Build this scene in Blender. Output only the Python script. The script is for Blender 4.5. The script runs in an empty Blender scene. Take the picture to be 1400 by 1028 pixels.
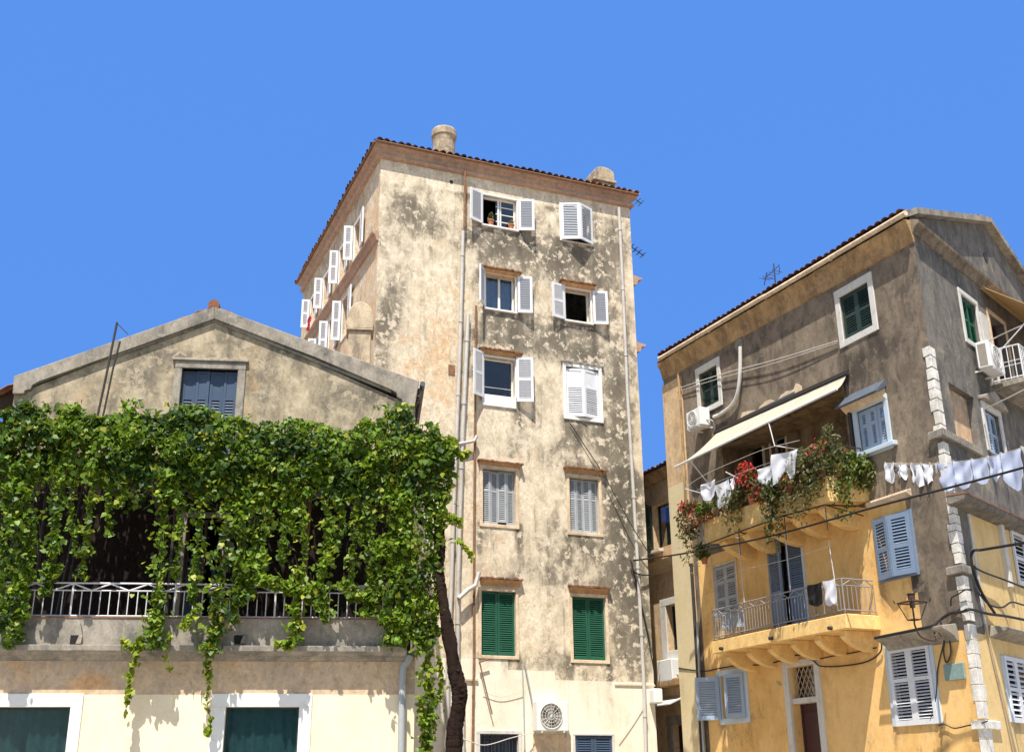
import bpy, bmesh, math, random
import numpy as np
from mathutils import Vector, noise as mnoise
random.seed(7); rng = np.random.default_rng(7)
S = bpy.context.scene; COL = S.collection
R_ = math.radians
# ---------------------------------------------------------------- camera solve (zenith + horizon measured in the photo)
f = 1548.; _n = math.sqrt(45**2 + 4214**2 + f*f)
Fz = f/_n; Rz = -45/_n
CF = np.array([0, math.sqrt(1-Fz*Fz), Fz])
Ry = -Rz*Fz/CF[1]; CR = np.array([math.sqrt(1-Ry*Ry-Rz*Rz), Ry, Rz]); CU = np.cross(CR, CF)
CC = np.array([0, 0, 1.6])
def ray(x, y):
    v = CF*f + CR*(x-700) + CU*(514-y); return v/np.linalg.norm(v)
def hd(x, y, D):
    r = ray(x, y); return CC + r*(D/r[1])
class Face:
    """a vertical plane of a building: u along it, z up, o outwards"""
    def __init__(s, o, ang):
        s.o = np.array([o[0], o[1], 0.]); a = R_(ang)
        s.d = np.array([math.cos(a), math.sin(a), 0]); s.n = np.array([s.d[1], -s.d[0], 0])
    def uv(s, x, y, off=0):
        r = ray(x, y); t = ((s.o + s.n*off - CC).dot(s.n))/r.dot(s.n); P = CC + r*t
        return float((P-s.o).dot(s.d)), float(P[2])
    def pt(s, u, o, z): return tuple(s.o + s.d*u + s.n*o + np.array([0, 0, z]))
    def rect(s, x0, x1, y0, y1, off=0):
        xm, ym = (x0+x1)/2, (y0+y1)/2
        return (s.uv(x0, ym, off)[0], s.uv(x1, ym, off)[0], s.uv(xm, y1, off)[1], s.uv(xm, y0, off)[1])
    def quad(s, tl, tr, br, bl, off=0):
        m = lambda a, b: ((a[0]+b[0])/2, (a[1]+b[1])/2)
        return (s.uv(*m(tl, bl), off)[0], s.uv(*m(tr, br), off)[0], s.uv(*m(bl, br), off)[1], s.uv(*m(tl, tr), off)[1])
TF = Face(hd(700, 600, 30), 22.7)                       # tower front
TL = Face(TF.pt(-4.0, 0, 0), 22.7-90)                   # tower left side (u negative goes back)
TR = Face(TF.pt(4.08, 0, 0), 22.7+90)                   # tower right side
_P = hd(280, 850, 21)
LF = Face(_P, 7.3)                                      # gabled house, ground floor front
LG = Face(np.array(LF.pt(0, -2.6, 0)), 7.3)             # gabled house, set back gable wall
_P = hd(1296, 650, 22)
RL = Face(_P, -65.3)                                    # corner house, alley side (u negative goes back)
RR = Face(_P, 48.2)                                     # corner house, gable side
AL = Face(np.array(RL.pt(0, -.6, 0)), -65.3)            # alley house
# ---------------------------------------------------------------- mesh builder
WL = {}
WORLD = Face((0, 0), 0); WORLD.d = np.array([1., 0, 0]); WORLD.n = np.array([0, 1., 0])
class MB:
    def __init__(s, face=None): s.v = []; s.f = []; s.c = {}; s.fc = face or WORLD
    def add(s, pts, faces, col=None):
        b = len(s.v)
        for p in pts: s.v.append(s.fc.pt(*p))
        if col is not None:
            for k in range(b, len(s.v)): s.c[k] = col
        for q in faces: s.f.append(tuple(b+i for i in q))
        return b
    HEX = [(0,1,2,3), (4,7,6,5), (0,4,5,1), (1,5,6,2), (2,6,7,3), (3,7,4,0)]
    def box(s, u0, u1, o0, o1, z0, z1, col=None):
        s.add([(u0,o0,z0),(u1,o0,z0),(u1,o1,z0),(u0,o1,z0),(u0,o0,z1),(u1,o0,z1),(u1,o1,z1),(u0,o1,z1)], MB.HEX, col); return s
    def hexa(s, p): s.add(p, MB.HEX); return s
    def prism_uz(s, poly, o0, o1):                      # polygon in (u,z), extruded outwards
        n = len(poly)
        s.add([(u, o0, z) for u, z in poly] + [(u, o1, z) for u, z in poly],
              [tuple(range(n)), tuple(range(2*n-1, n-1, -1))] + [(i, (i+1) % n, n+(i+1) % n, n+i) for i in range(n)]); return s
    def prism_oz(s, poly, u0, u1, skew0=0, skew1=0):    # polygon in (o,z), extruded along u
        n = len(poly)
        s.add([(u0+skew0*o, o, z) for o, z in poly] + [(u1+skew1*o, o, z) for o, z in poly],
              [tuple(range(n)), tuple(range(2*n-1, n-1, -1))] + [(i, (i+1) % n, n+(i+1) % n, n+i) for i in range(n)]); return s
    def prism_uo(s, poly, z0, z1):
        n = len(poly)
        s.add([(u, o, z0) for u, o in poly] + [(u, o, z1) for u, o in poly],
              [tuple(range(n)), tuple(range(2*n-1, n-1, -1))] + [(i, (i+1) % n, n+(i+1) % n, n+i) for i in range(n)]); return s
    def tube(s, pts, r, seg=8):
        P = [Vector(s.fc.pt(*p)) for p in pts]; n = len(P)
        rr = r if isinstance(r, (list, tuple)) else [r]*n
        ref = None; b = len(s.v)
        for i in range(n):
            t = (P[min(i+1, n-1)] - P[max(i-1, 0)]).normalized()
            if ref is None: ref = t.orthogonal().normalized()
            ref = (ref - t*ref.dot(t)).normalized(); bi = t.cross(ref)
            for k in range(seg):
                a = 2*math.pi*k/seg
                s.v.append(tuple(P[i] + (ref*math.cos(a) + bi*math.sin(a))*rr[i]))
        for i in range(n-1):
            for k in range(seg):
                k2 = (k+1) % seg
                s.f.append((b+i*seg+k, b+i*seg+k2, b+(i+1)*seg+k2, b+(i+1)*seg+k))
        s.f.append(tuple(b+k for k in range(seg-1, -1, -1))); s.f.append(tuple(b+(n-1)*seg+k for k in range(seg)))
        return s
    def lathe(s, u, o, prof, seg=16):                   # prof: (r,z) bottom to top
        b = len(s.v); n = len(prof)
        for r, z in prof:
            for k in range(seg):
                a = 2*math.pi*k/seg
                s.v.append(s.fc.pt(u + r*math.cos(a), o + r*math.sin(a), z))
        for i in range(n-1):
            for k in range(seg):
                k2 = (k+1) % seg
                s.f.append((b+i*seg+k, b+i*seg+k2, b+(i+1)*seg+k2, b+(i+1)*seg+k))
        s.f.append(tuple(b+k for k in range(seg-1, -1, -1))); s.f.append(tuple(b+(n-1)*seg+k for k in range(seg)))
        return s
    def build(s, name, m, parent=None, bevel=0, smooth=False, recalc=True, base=False):
        V = np.array(s.v, float); lo, hi = V.min(0), V.max(0); c = (lo+hi)/2
        if base or parent is None: c[2] = lo[2]
        me = bpy.data.meshes.new(name); bm = bmesh.new()
        vs = [bm.verts.new(tuple(p - c)) for p in V]
        for q in s.f:
            try: bm.faces.new([vs[i] for i in q])
            except ValueError: pass
        if recalc: bmesh.ops.recalc_face_normals(bm, faces=bm.faces[:])
        if bevel:
            es = [e for e in bm.edges if len(e.link_faces) == 2 and e.calc_face_angle(0) > .6]
            bmesh.ops.bevel(bm, geom=es, offset=bevel, segments=1, affect='EDGES', clamp_overlap=True)
        if smooth:
            for q in bm.faces: q.smooth = True
        bm.to_mesh(me); bm.free()
        if s.c and not bevel:
            at = me.attributes.new('wear', 'FLOAT_COLOR', 'POINT')
            a = np.zeros((len(me.vertices), 4)); a[:, 3] = 1
            for k, cc in s.c.items(): a[k, :3] = cc
            at.data.foreach_set('color', a.ravel())
        if smooth: 
            try: me.set_sharp_from_angle(angle=R_(40))
            except Exception: pass
        me.materials.append(m)
        return link(me, name, c, parent)
def link(me, name, c, parent=None):
    o = bpy.data.objects.new(name, me); COL.objects.link(o)
    WL[o] = np.array(c, float)
    if parent is not None:
        o.parent = parent; o.location = tuple(np.array(c) - WL[parent])
    else: o.location = tuple(c)
    return o
def thing(name, label, cat, loc, group=None):
    o = bpy.data.objects.new(name, None); COL.objects.link(o); o.location = tuple(loc); o.empty_display_size = .3
    WL[o] = np.array(loc, float); return tag(o, label, cat, group)
def tag(o, label, cat, group=None, kind=None):
    o['label'] = label; o['category'] = cat
    if group: o['group'] = group
    if kind: o['kind'] = kind
    return o
def struct(o): o['kind'] = 'structure'; return o
# ---------------------------------------------------------------- materials
def lin(r, g, b):
    h = lambda c: (c/255/12.92 if c/255 <= .04045 else ((c/255+.055)/1.055)**2.4)
    return (h(r), h(g), h(b), 1)
class NT:
    def __init__(s, name):
        s.m = bpy.data.materials.new(name); s.m.use_nodes = True; s.t = s.m.node_tree; s.N = s.t.nodes
        s.b = s.N['Principled BSDF']; s.out = s.N['Material Output']
    def n(s, typ, **kw):
        x = s.N.new(typ)
        for k, v in kw.items(): setattr(x, k, v)
        return x
    def L(s, a, b): s.t.links.new(a, b)
    def val(s, sock, v):
        if isinstance(v, bpy.types.NodeSocket): s.L(v, sock)
        else: sock.default_value = v
    def noise(s, vec, scale, detail=6, rough=.6, dist=0, w=None):
        x = s.n('ShaderNodeTexNoise'); x.inputs['Scale'].default_value = scale; x.inputs['Detail'].default_value = detail
        x.inputs['Roughness'].default_value = rough; x.inputs['Distortion'].default_value = dist
        s.L(vec, x.inputs['Vector']); return x.outputs['Fac']
    def math(s, op, a, b=0., c=None, clamp=False):
        x = s.n('ShaderNodeMath', operation=op); x.use_clamp = clamp
        s.val(x.inputs[0], a); s.val(x.inputs[1], b)
        if c is not None: s.val(x.inputs[2], c)
        return x.outputs[0]
    def mix(s, fac, a, b, blend='MIX'):
        x = s.n('ShaderNodeMix', data_type='RGBA', blend_type=blend); s.val(x.inputs[0], fac); s.val(x.inputs[6], a); s.val(x.inputs[7], b)
        return x.outputs[2]
    def step(s, v, lo, hi):
        x = s.n('ShaderNodeMapRange', interpolation_type='SMOOTHSTEP'); s.val(x.inputs[0], v)
        x.inputs[1].default_value = lo; x.inputs[2].default_value = hi; return x.outputs[0]
    def mapped(s, scale, off=(0, 0, 0)):
        g = s.n('ShaderNodeNewGeometry'); mp = s.n('ShaderNodeMapping'); s.L(g.outputs['Position'], mp.inputs[0])
        mp.inputs['Scale'].default_value = scale; mp.inputs['Location'].default_value = off; return mp.outputs[0]
    def bump(s, h, strength=.4, dist=.02):
        x = s.n('ShaderNodeBump'); x.inputs['Strength'].default_value = strength; x.inputs['Distance'].default_value = dist
        s.L(h, x.inputs['Height']); s.L(x.outputs[0], s.b.inputs['Normal'])
def plaster(name, base, base2, ochre, grime, area, area2, off=(0, 0, 0), rain=.35, gstr=.9, lam=.5, bstr=.5, grit=1.3, bias=0.):
    t = NT(name); P = t.mapped((1, 1, 1), off)
    at = t.n('ShaderNodeAttribute', attribute_name='wear'); sp = t.n('ShaderNodeSeparateColor'); t.L(at.outputs['Color'], sp.inputs[0])
    Rr, Gg, Bb = sp.outputs
    big = t.noise(t.mapped((1, 1, .7), off), .9, 9, .68, .5); mid = t.noise(t.mapped((1, 1, .62), (7+off[0], 3, 1)), 2.6, 9, .7, .5)
    fine = t.noise(P, 14, 6, .7); och = t.noise(t.mapped((1, 1, 1), (-5, 9+off[1], 4)), 1.3, 9, .66, .9)
    streak = t.noise(t.mapped((3.2, 3.2, .28), off), 1.6, 7, .65, .3)
    med = t.noise(t.mapped((1, 1, .7), (2, off[0], 11)), 6.5, 8, .74, .6)
    c = t.mix(t.step(mid, .40, .60), base, base2)
    c = t.mix(t.math('MULTIPLY', t.step(t.math('ADD', Gg, t.math('MULTIPLY_ADD', och, 2.2, -1.1)), .1, .6), .85), c, ochre)
    mixn = t.math('ADD', t.math('MULTIPLY', big, .40), t.math('ADD', t.math('MULTIPLY', mid, .33), t.math('MULTIPLY', med, .27)))
    g2 = t.math('ADD', t.math('ADD', Rr, bias), t.math('ADD', t.math('MULTIPLY_ADD', mixn, 6., -3.), t.math('MULTIPLY_ADD', fine, 1.4, -.7)))
    ga = t.step(g2, -.12, .95)
    ar = t.step(t.math('ADD', Bb, t.math('MULTIPLY_ADD', mid, .25, -.125)), .46, .54)
    keep = t.math('SUBTRACT', 1., t.math('MULTIPLY', ar, .75))
    glight = (base[0]*.45+grime[0]*.55, base[1]*.45+grime[1]*.55, base[2]*.43+grime[2]*.55, 1)
    gcol = t.mix(ga, glight, grime)
    c = t.mix(t.math('MULTIPLY', ga, gstr), c, gcol)
    blot = t.math('MULTIPLY', t.step(t.noise(t.mapped((1, 1, .8), (31, off[1], 2)), 3.0, 9, .72, .3), .52, .60), t.step(g2, .1, .7))
    c = t.mix(t.math('MULTIPLY', blot, .42), c, grime)
    c = t.mix(t.math('MULTIPLY', t.step(g2, .85, 1.6), .6), c, (grime[0]*.5, grime[1]*.5, grime[2]*.52, 1))
    ac = t.mix(t.step(big, .42, .60), area, area2)
    ac = t.mix(t.math('MULTIPLY', t.step(g2, .35, 1.3), .5), ac, grime)
    ac = t.mix(t.math('MULTIPLY', t.step(t.math('ADD', Gg, t.math('MULTIPLY_ADD', och, 1.8, -.9)), .3, .45), .8), ac, ochre)
    c = t.mix(ar, c, ac)
    sv = t.math('MULTIPLY', t.math('MULTIPLY', t.step(streak, .5, .64), t.step(mid, .42, .6)), t.math('MULTIPLY', keep, rain*1.3))
    c = t.mix(sv, c, gcol)
    flake = t.math('MULTIPLY', t.step(t.noise(P, 4.2, 7, .68, .25), .53, .60), lam)   # lost paint flakes, pale lime under it
    flake = t.math('MULTIPLY', flake, t.math('MULTIPLY', keep, t.math('MULTIPLY_ADD', ga, .45, .55)))
    c = t.mix(flake, c, (min(.86, base[0]*1.13+.02), min(.82, base[1]*1.13+.02), min(.75, base[2]*1.15+.02), 1))
    speck = t.step(t.noise(P, 34, 4, .65), .58, .70)
    c = t.mix(t.math('MULTIPLY', speck, t.math('MULTIPLY_ADD', keep, .4, .05)), c, (grime[0]*.5, grime[1]*.5, grime[2]*.5, 1))
    gv = t.math('MULTIPLY', t.math('ADD', t.math('MULTIPLY_ADD', med, grit, -.5*grit), t.math('MULTIPLY_ADD', fine, grit*.7, -.35*grit)), keep)
    gv = t.math('ADD', gv, 1.); cg = t.n('ShaderNodeCombineColor'); [t.L(gv, cg.inputs[i]) for i in range(3)]
    c = t.mix(1., c, cg.outputs[0], 'MULTIPLY')
    vo = t.n('ShaderNodeTexVoronoi', feature='DISTANCE_TO_EDGE'); vo.inputs['Scale'].default_value = .55
    wv = t.n('ShaderNodeVectorMath', operation='ADD'); t.L(P, wv.inputs[0])
    nz = t.n('ShaderNodeTexNoise'); nz.inputs['Scale'].default_value = 2.2; nz.inputs['Detail'].default_value = 7; t.L(P, nz.inputs['Vector'])
    t.L(nz.outputs['Color'], wv.inputs[1]); t.L(wv.outputs[0], vo.inputs['Vector'])
    crack = t.math('MULTIPLY', t.math('MULTIPLY', t.math('LESS_THAN', vo.outputs[0], .004), t.step(big, .54, .64)), keep)
    c = t.mix(t.math('MULTIPLY', crack, .5), c, (grime[0]*.35, grime[1]*.35, grime[2]*.35, 1))
    t.L(c, t.b.inputs['Base Color']); t.b.inputs['Roughness'].default_value = .93; t.b.inputs['Specular IOR Level'].default_value = .15
    h = t.math('ADD', t.math('MULTIPLY', fine, .35), t.math('ADD', t.math('MULTIPLY', flake, -.25), t.math('MULTIPLY', ga, -.3)))
    h = t.math('ADD', h, t.math('MULTIPLY', crack, -.6))
    t.bump(h, bstr, .02); return t.m
def paint(name, col, rough=.55, wear=.25, wcol=None, scale=6, spec=.35, metal=0, streak=0., bp=None):
    t = NT(name); P = t.mapped((1, 1, 1)); n1 = t.noise(P, scale, 7, .7, .4); n2 = t.noise(P, scale*6, 4, .6)
    wc = wcol or (col[0]*.55, col[1]*.53, col[2]*.5, 1)
    v = t.math('MULTIPLY', t.step(t.math('ADD', n1, t.math('MULTIPLY_ADD', n2, .3, -.15)), .46, .7), wear)
    if streak: v = t.math('ADD', v, t.math('MULTIPLY', t.step(t.noise(t.mapped((6, 6, .5)), 2, 5, .6), .52, .7), streak), clamp=True)
    c = t.mix(v, col, wc); t.L(c, t.b.inputs['Base Color']); t.b.inputs['Roughness'].default_value = rough
    t.b.inputs['Specular IOR Level'].default_value = spec; t.b.inputs['Metallic'].default_value = metal
    if bp: t.bump(t.math('ADD', n2, t.noise(t.mapped((14, 14, 1.6)), 1.5, 8, .75, .6)), 1., bp)
    else: t.bump(n2, .25, .006)
    return t.m
def leafmat(name, a, b, c3):
    t = NT(name); at = t.n('ShaderNodeAttribute', attribute_name='wear'); sp = t.n('ShaderNodeSeparateColor'); t.L(at.outputs['Color'], sp.inputs[0])
    c = t.mix(sp.outputs[0], a, b); c = t.mix(sp.outputs[1], c, c3)
    t.L(c, t.b.inputs['Base Color']); t.b.inputs['Roughness'].default_value = .5; t.b.inputs['Specular IOR Level'].default_value = .35
    tr = t.n('ShaderNodeBsdfTranslucent'); t.L(t.mix(.5, c, (.25, .32, .02, 1)), tr.inputs[0])
    mx = t.n('ShaderNodeMixShader'); mx.inputs[0].default_value = .36
    t.L(t.b.outputs[0], mx.inputs[1]); t.L(tr.outputs[0], mx.inputs[2]); t.L(mx.outputs[0], t.out.inputs[0]); return t.m
def glassmat(name, tint=(.9, .95, 1, 1), refl=.25):
    t = NT(name); t.N.remove(t.b)
    tr = t.n('ShaderNodeBsdfTransparent'); tr.inputs[0].default_value = tint; gl = t.n('ShaderNodeBsdfGlossy'); gl.inputs['Roughness'].default_value = .03
    lw = t.n('ShaderNodeLayerWeight'); lw.inputs[0].default_value = refl; mx = t.n('ShaderNodeMixShader')
    t.L(lw.outputs['Facing'], mx.inputs[0]); t.L(tr.outputs[0], mx.inputs[1]); t.L(gl.outputs[0], mx.inputs[2]); t.L(mx.outputs[0], t.out.inputs[0]); return t.m
def cloth(name, col, fold=.1):
    t = NT(name); P = t.mapped((1, 1, 1)); n = t.noise(P, 9, 4, .6)
    t.L(t.mix(t.step(n, .3, .8), col, (col[0]*(1-fold), col[1]*(1-fold), col[2]*(1-fold*.7), 1)), t.b.inputs['Base Color']); t.b.inputs['Roughness'].default_value = .9
    tr = t.n('ShaderNodeBsdfTranslucent'); tr.inputs[0].default_value = col; mx = t.n('ShaderNodeMixShader'); mx.inputs[0].default_value = .25
    t.L(t.b.outputs[0], mx.inputs[1]); t.L(tr.outputs[0], mx.inputs[2]); t.L(mx.outputs[0], t.out.inputs[0]); return t.m
M = {}
M['tower'] = plaster('tower plaster', (.68,.585,.44,1), (.585,.49,.355,1), (.58,.385,.215,1), (.145,.125,.095,1), (.78,.715,.585,1), (.73,.65,.51,1), (0,0,0), .75, .88, .65)
M['house'] = plaster('gable plaster', (.47,.39,.27,1), (.385,.315,.215,1), (.46,.31,.17,1), (.13,.115,.09,1), (.80,.68,.45,1), (.78,.64,.42,1), (11,4,2), .6, .85, .5, bias=.28)
M['houselow'] = plaster('ground floor plaster', (.57,.42,.27,1), (.50,.38,.265,1), (.62,.35,.15,1), (.36,.29,.24,1), (.80,.69,.50,1), (.79,.66,.46,1), (3,14,2), .25, .6, .3, .3)
M['terrace'] = plaster('shade-dark terrace wall', (.016,.011,.009,1), (.013,.009,.008,1), (.02,.013,.010,1), (.06,.045,.04,1), (.1,.06,.05,1), (.1,.06,.05,1), (3,14,2), .3, .6, .1)  # near-black base: the shade under the vine canopy is put into the colour
M['brown'] = plaster('corner house plaster', (.24,.188,.138,1), (.185,.147,.112,1), (.34,.265,.185,1), (.075,.062,.05,1), (.82,.53,.215,1), (.74,.44,.155,1), (2,-6,5), .6, .88, .4, bias=.25)
M['gray'] = plaster('gable side plaster', (.195,.176,.155,1), (.14,.127,.113,1), (.36,.30,.21,1), (.085,.08,.078,1), (.74,.53,.25,1), (.68,.48,.22,1), (8,1,-3), .8, .88, .4, .7, bias=.15)
M['cove'] = plaster('eaves plaster', (.44,.285,.14,1), (.36,.22,.10,1), (.28,.13,.055,1), (.16,.11,.075,1), (.5,.35,.18,1), (.5,.35,.18,1), (4,4,4), .5, .8, .5, bias=.3)
M['alley'] = plaster('alley plaster', (.60,.44,.27,1), (.54,.38,.22,1), (.56,.34,.17,1), (.24,.18,.12,1), (.62,.52,.33,1), (.6,.5,.3,1), (5,2,8), .4, .75, .4)
M['yellow'] = plaster('balcony yellow paint', (.80,.55,.23,1), (.76,.49,.19,1), (.70,.42,.14,1), (.45,.3,.14,1), (.8,.5,.17,1), (.8,.5,.17,1), (1,7,3), .3, .6, .2, .35, grit=.9)
M['peach'] = plaster('peach surround', (.66,.53,.38,1), (.62,.47,.32,1), (.56,.32,.17,1), (.33,.27,.2,1), (.7,.6,.45,1), (.7,.6,.45,1), (1,1,1), .4, .8, .5, bias=.1)
M['eave'] = plaster('terracotta eaves', (.47,.31,.215,1), (.42,.285,.205,1), (.50,.26,.13,1), (.25,.18,.15,1), (.5,.35,.18,1), (.5,.35,.18,1), (4,2,4), .4, .75, .4, bias=.1)
M['stone'] = plaster('grey stone', (.34,.30,.245,1), (.265,.235,.195,1), (.34,.27,.19,1), (.11,.105,.10,1), (.3,.3,.28,1), (.3,.3,.28,1), (6,6,1), .6, .9, .5, .6, bias=.2)
M['chim'] = plaster('chimney plaster', (.52,.42,.29,1), (.44,.35,.24,1), (.45,.27,.16,1), (.17,.14,.11,1), (.5,.4,.3,1), (.5,.4,.3,1), (3,8,5), .6, .95, .5, bias=.3)
M['quoin'] = plaster('pale quoin stone', (.74,.71,.66,1), (.66,.63,.57,1), (.6,.52,.4,1), (.26,.24,.21,1), (.6,.6,.55,1), (.6,.6,.55,1), (9,6,1), .4, .7, .3, .6, bias=-.1)
M['white'] = paint('white trim', (.76,.75,.72,1), .55, .4, (.5,.47,.4,1), 4)
M['whitegrey'] = paint('dirty white paint', (.60,.58,.54,1), .6, .4, (.33,.29,.24,1), 5, streak=.3)
M['shwhite'] = paint('white shutter paint', (.68,.69,.72,1), .5, .35, (.5,.5,.5,1), 5, streak=.25)
M['shpanel'] = paint('pale grey slats', (.46,.49,.54,1), .5, .2, (.34,.35,.37,1), 6)
M['shgrey'] = paint('weathered grey shutter', (.36,.38,.40,1), .65, .5, (.24,.23,.21,1), 8, streak=.4)
M['shgreen'] = paint('green shutter paint', (.010,.085,.046,1), .5, .4, (.035,.12,.08,1), 7, streak=.2)
M['shdark'] = paint('dark green shutter', (.018,.04,.034,1), .5, .4, (.05,.06,.05,1), 6)
M['shnavy'] = paint('navy shutter paint', (.045,.075,.13,1), .5, .3, (.09,.11,.14,1), 6)
M['shblue'] = paint('pale blue shutter', (.31,.39,.50,1), .5, .3, (.40,.47,.55,1), 6)
M['shbg'] = paint('blue grey shutter', (.17,.23,.33,1), .5, .35, (.27,.32,.38,1), 6)
M['frblue'] = paint('blue frame paint', (.50,.58,.66,1), .5, .3, (.4,.42,.42,1), 6)
M['glass'] = glassmat('window glass'); M['darkglass'] = glassmat('dim glass', (.35, .42, .5, 1), .35)
M['black'] = paint('unlit interior', (.012,.011,.010,1), .8, .2)
M['iron'] = paint('dark iron', (.035,.03,.028,1), .6, .5, (.09,.05,.03,1), 12)
M['lampiron'] = paint('lamp iron', (.06,.028,.022,1), .55, .4, (.1,.06,.04,1), 12)
M['rail'] = paint('grey painted iron', (.27,.27,.28,1), .5, .4, (.22,.17,.13,1), 14)
M['railwhite'] = paint('white painted iron', (.66,.66,.68,1), .5, .3, (.3,.24,.2,1), 14)
M['pipe'] = paint('pale downpipe', (.50,.475,.44,1), .55, .6, (.33,.28,.23,1), 3, streak=.35)
M['pipeg'] = paint('grey downpipe', (.36,.38,.39,1), .5, .3, (.26,.26,.25,1), 4)
M['rust'] = paint('rusty pipe', (.20,.095,.045,1), .8, .6, (.34,.24,.17,1), 9)
M['tile'] = paint('old roof tile', (.23,.12,.075,1), .9, .75, (.09,.075,.065,1), 3, .1)
M['tilered'] = paint('red roof tile', (.24,.10,.06,1), .9, .85, (.085,.065,.055,1), 4, .1)
M['slate'] = paint('lead flashing', (.075,.092,.12,1), .6, .5, (.17,.18,.19,1), 5)
M['plastic'] = paint('white unit casing', (.72,.72,.70,1), .45, .25, (.5,.47,.42,1), 4)
M['grille'] = paint('fan grille', (.27,.245,.21,1), .5, .3)
M['fan'] = paint('fan blade', (.05,.045,.04,1), .5, .2)
M['cable'] = paint('cable rubber', (.018,.017,.018,1), .6, .3)
M['wire'] = paint('pale wire', (.55,.52,.48,1), .6, .3)
M['bark'] = paint('vine bark', (.034,.020,.015,1), .95, .8, (.012,.008,.007,1), 9, .1, bp=.05)
M['stem'] = paint('young stem', (.16,.13,.05,1), .8, .4)
M['terra'] = paint('terracotta', (.42,.16,.085,1), .85, .35, (.5,.3,.22,1), 8)
M['doorb'] = paint('brown door', (.075,.030,.028,1), .55, .3, (.04,.02,.02,1), 5)
M['lattice'] = paint('lattice wood', (.42,.34,.25,1), .7, .3)
M['curtgreen'] = cloth('green curtain', (.04,.12,.10,1), .4); M['curtblue'] = cloth('blue curtain', (.16,.22,.30,1), .3)
M['curtgrey'] = cloth('grey curtain', (.22,.21,.22,1), .3)
M['laundry'] = cloth('white laundry', (.80,.81,.86,1), .06); M['laundryblue'] = cloth('pale blue laundry', (.62,.68,.85,1), .08)
M['red'] = cloth('red cloth', (.6,.02,.05,1)); M['awncream'] = paint('cream awning fabric', (.41,.385,.31,1), .9, .6, (.30,.275,.21,1), 3, .05, streak=.2)
M['awnochre'] = cloth('ochre awning fabric', (.52,.36,.17,1), .15)
M['deck'] = paint('old roof boards', (.05,.035,.028,1), .9, .4)
M['hoodcove'] = plaster('orange hood plaster', (.55,.33,.16,1), (.48,.27,.12,1), (.5,.26,.1,1), (.2,.14,.1,1), (.5,.35,.18,1), (.5,.35,.18,1), (2,4,9), .4, .7, .4)
M['sign'] = paint('grey green plaque', (.20,.29,.28,1), .35, .6, (.38,.45,.42,1), 7)
M['lampglass'] = glassmat('lamp glass', (.97, .95, .88, 1), .1)
M['vine'] = leafmat('vine leaf', (.016,.055,.010,1), (.165,.275,.018,1), (.40,.39,.035,1))
M['leafdark'] = leafmat('pot leaf', (.026,.038,.018,1), (.075,.088,.028,1), (.19,.13,.06,1))
M['leafgreen'] = leafmat('fresh pot leaf', (.035,.07,.015,1), (.11,.155,.022,1), (.2,.22,.04,1))
M['leafdry'] = leafmat('dry trailing leaf', (.09,.075,.04,1), (.18,.16,.07,1), (.22,.15,.07,1))
M['flowerred'] = leafmat('red flower petal', (.50,.012,.03,1), (.6,.03,.05,1), (.3,.02,.02,1))
M['flowerpink'] = leafmat('pink flower petal', (.55,.16,.13,1), (.6,.28,.2,1), (.4,.06,.05,1))
M['flowerorange'] = leafmat('orange flower petal', (.62,.17,.02,1), (.65,.25,.05,1), (.4,.06,.05,1))
# ---------------------------------------------------------------- walls with openings
def wearfn(face, blobs, areas=None):
    B = []
    for (x, y, rx, ry, amt, ch) in blobs:
        u, z = face.uv(x, y); ux = face.uv(x+10, y)[0]; zy = face.uv(x, y-10)[1]
        B.append((u, z, max(.05, abs(ux-u)/10*rx), max(.05, abs(zy-z)/10*ry), amt, ch))
    def fn(u, z):
        c = [0, 0, 0]
        for (bu, bz, ru, rz, a, ch) in B:
            d = ((u-bu)/ru)**2 + ((z-bz)/rz)**2
            if d < 9: c[ch] += a*math.exp(-d)
        if areas:
            c[2] = areas(u, z)
        return tuple(c)
    return fn
def with_drips(fn, holes, amt=.6):
    D = []
    for (a, b, l, t_) in holes:
        for k in range(5):
            D.append((rng.uniform(a-.1, b+.1), l, rng.uniform(.07, .13), rng.uniform(.35, 1.1), amt*rng.uniform(.4, 1.1)))
        D.append((a-.08, l, .09, 1.0, amt)); D.append((b+.08, l, .09, 1.0, amt))
    def g_(u, z):
        c = list(fn(u, z)) if fn else [0, 0, 0]
        for (du, dz, ru, rz, a) in D:
            if z < dz+.05 and abs(u-du) < ru*2.2: c[0] += a*math.exp(-((u-du)/ru)**2)*math.exp(-((dz-z)/rz)**2)
        return tuple(c)
    return g_
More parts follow.
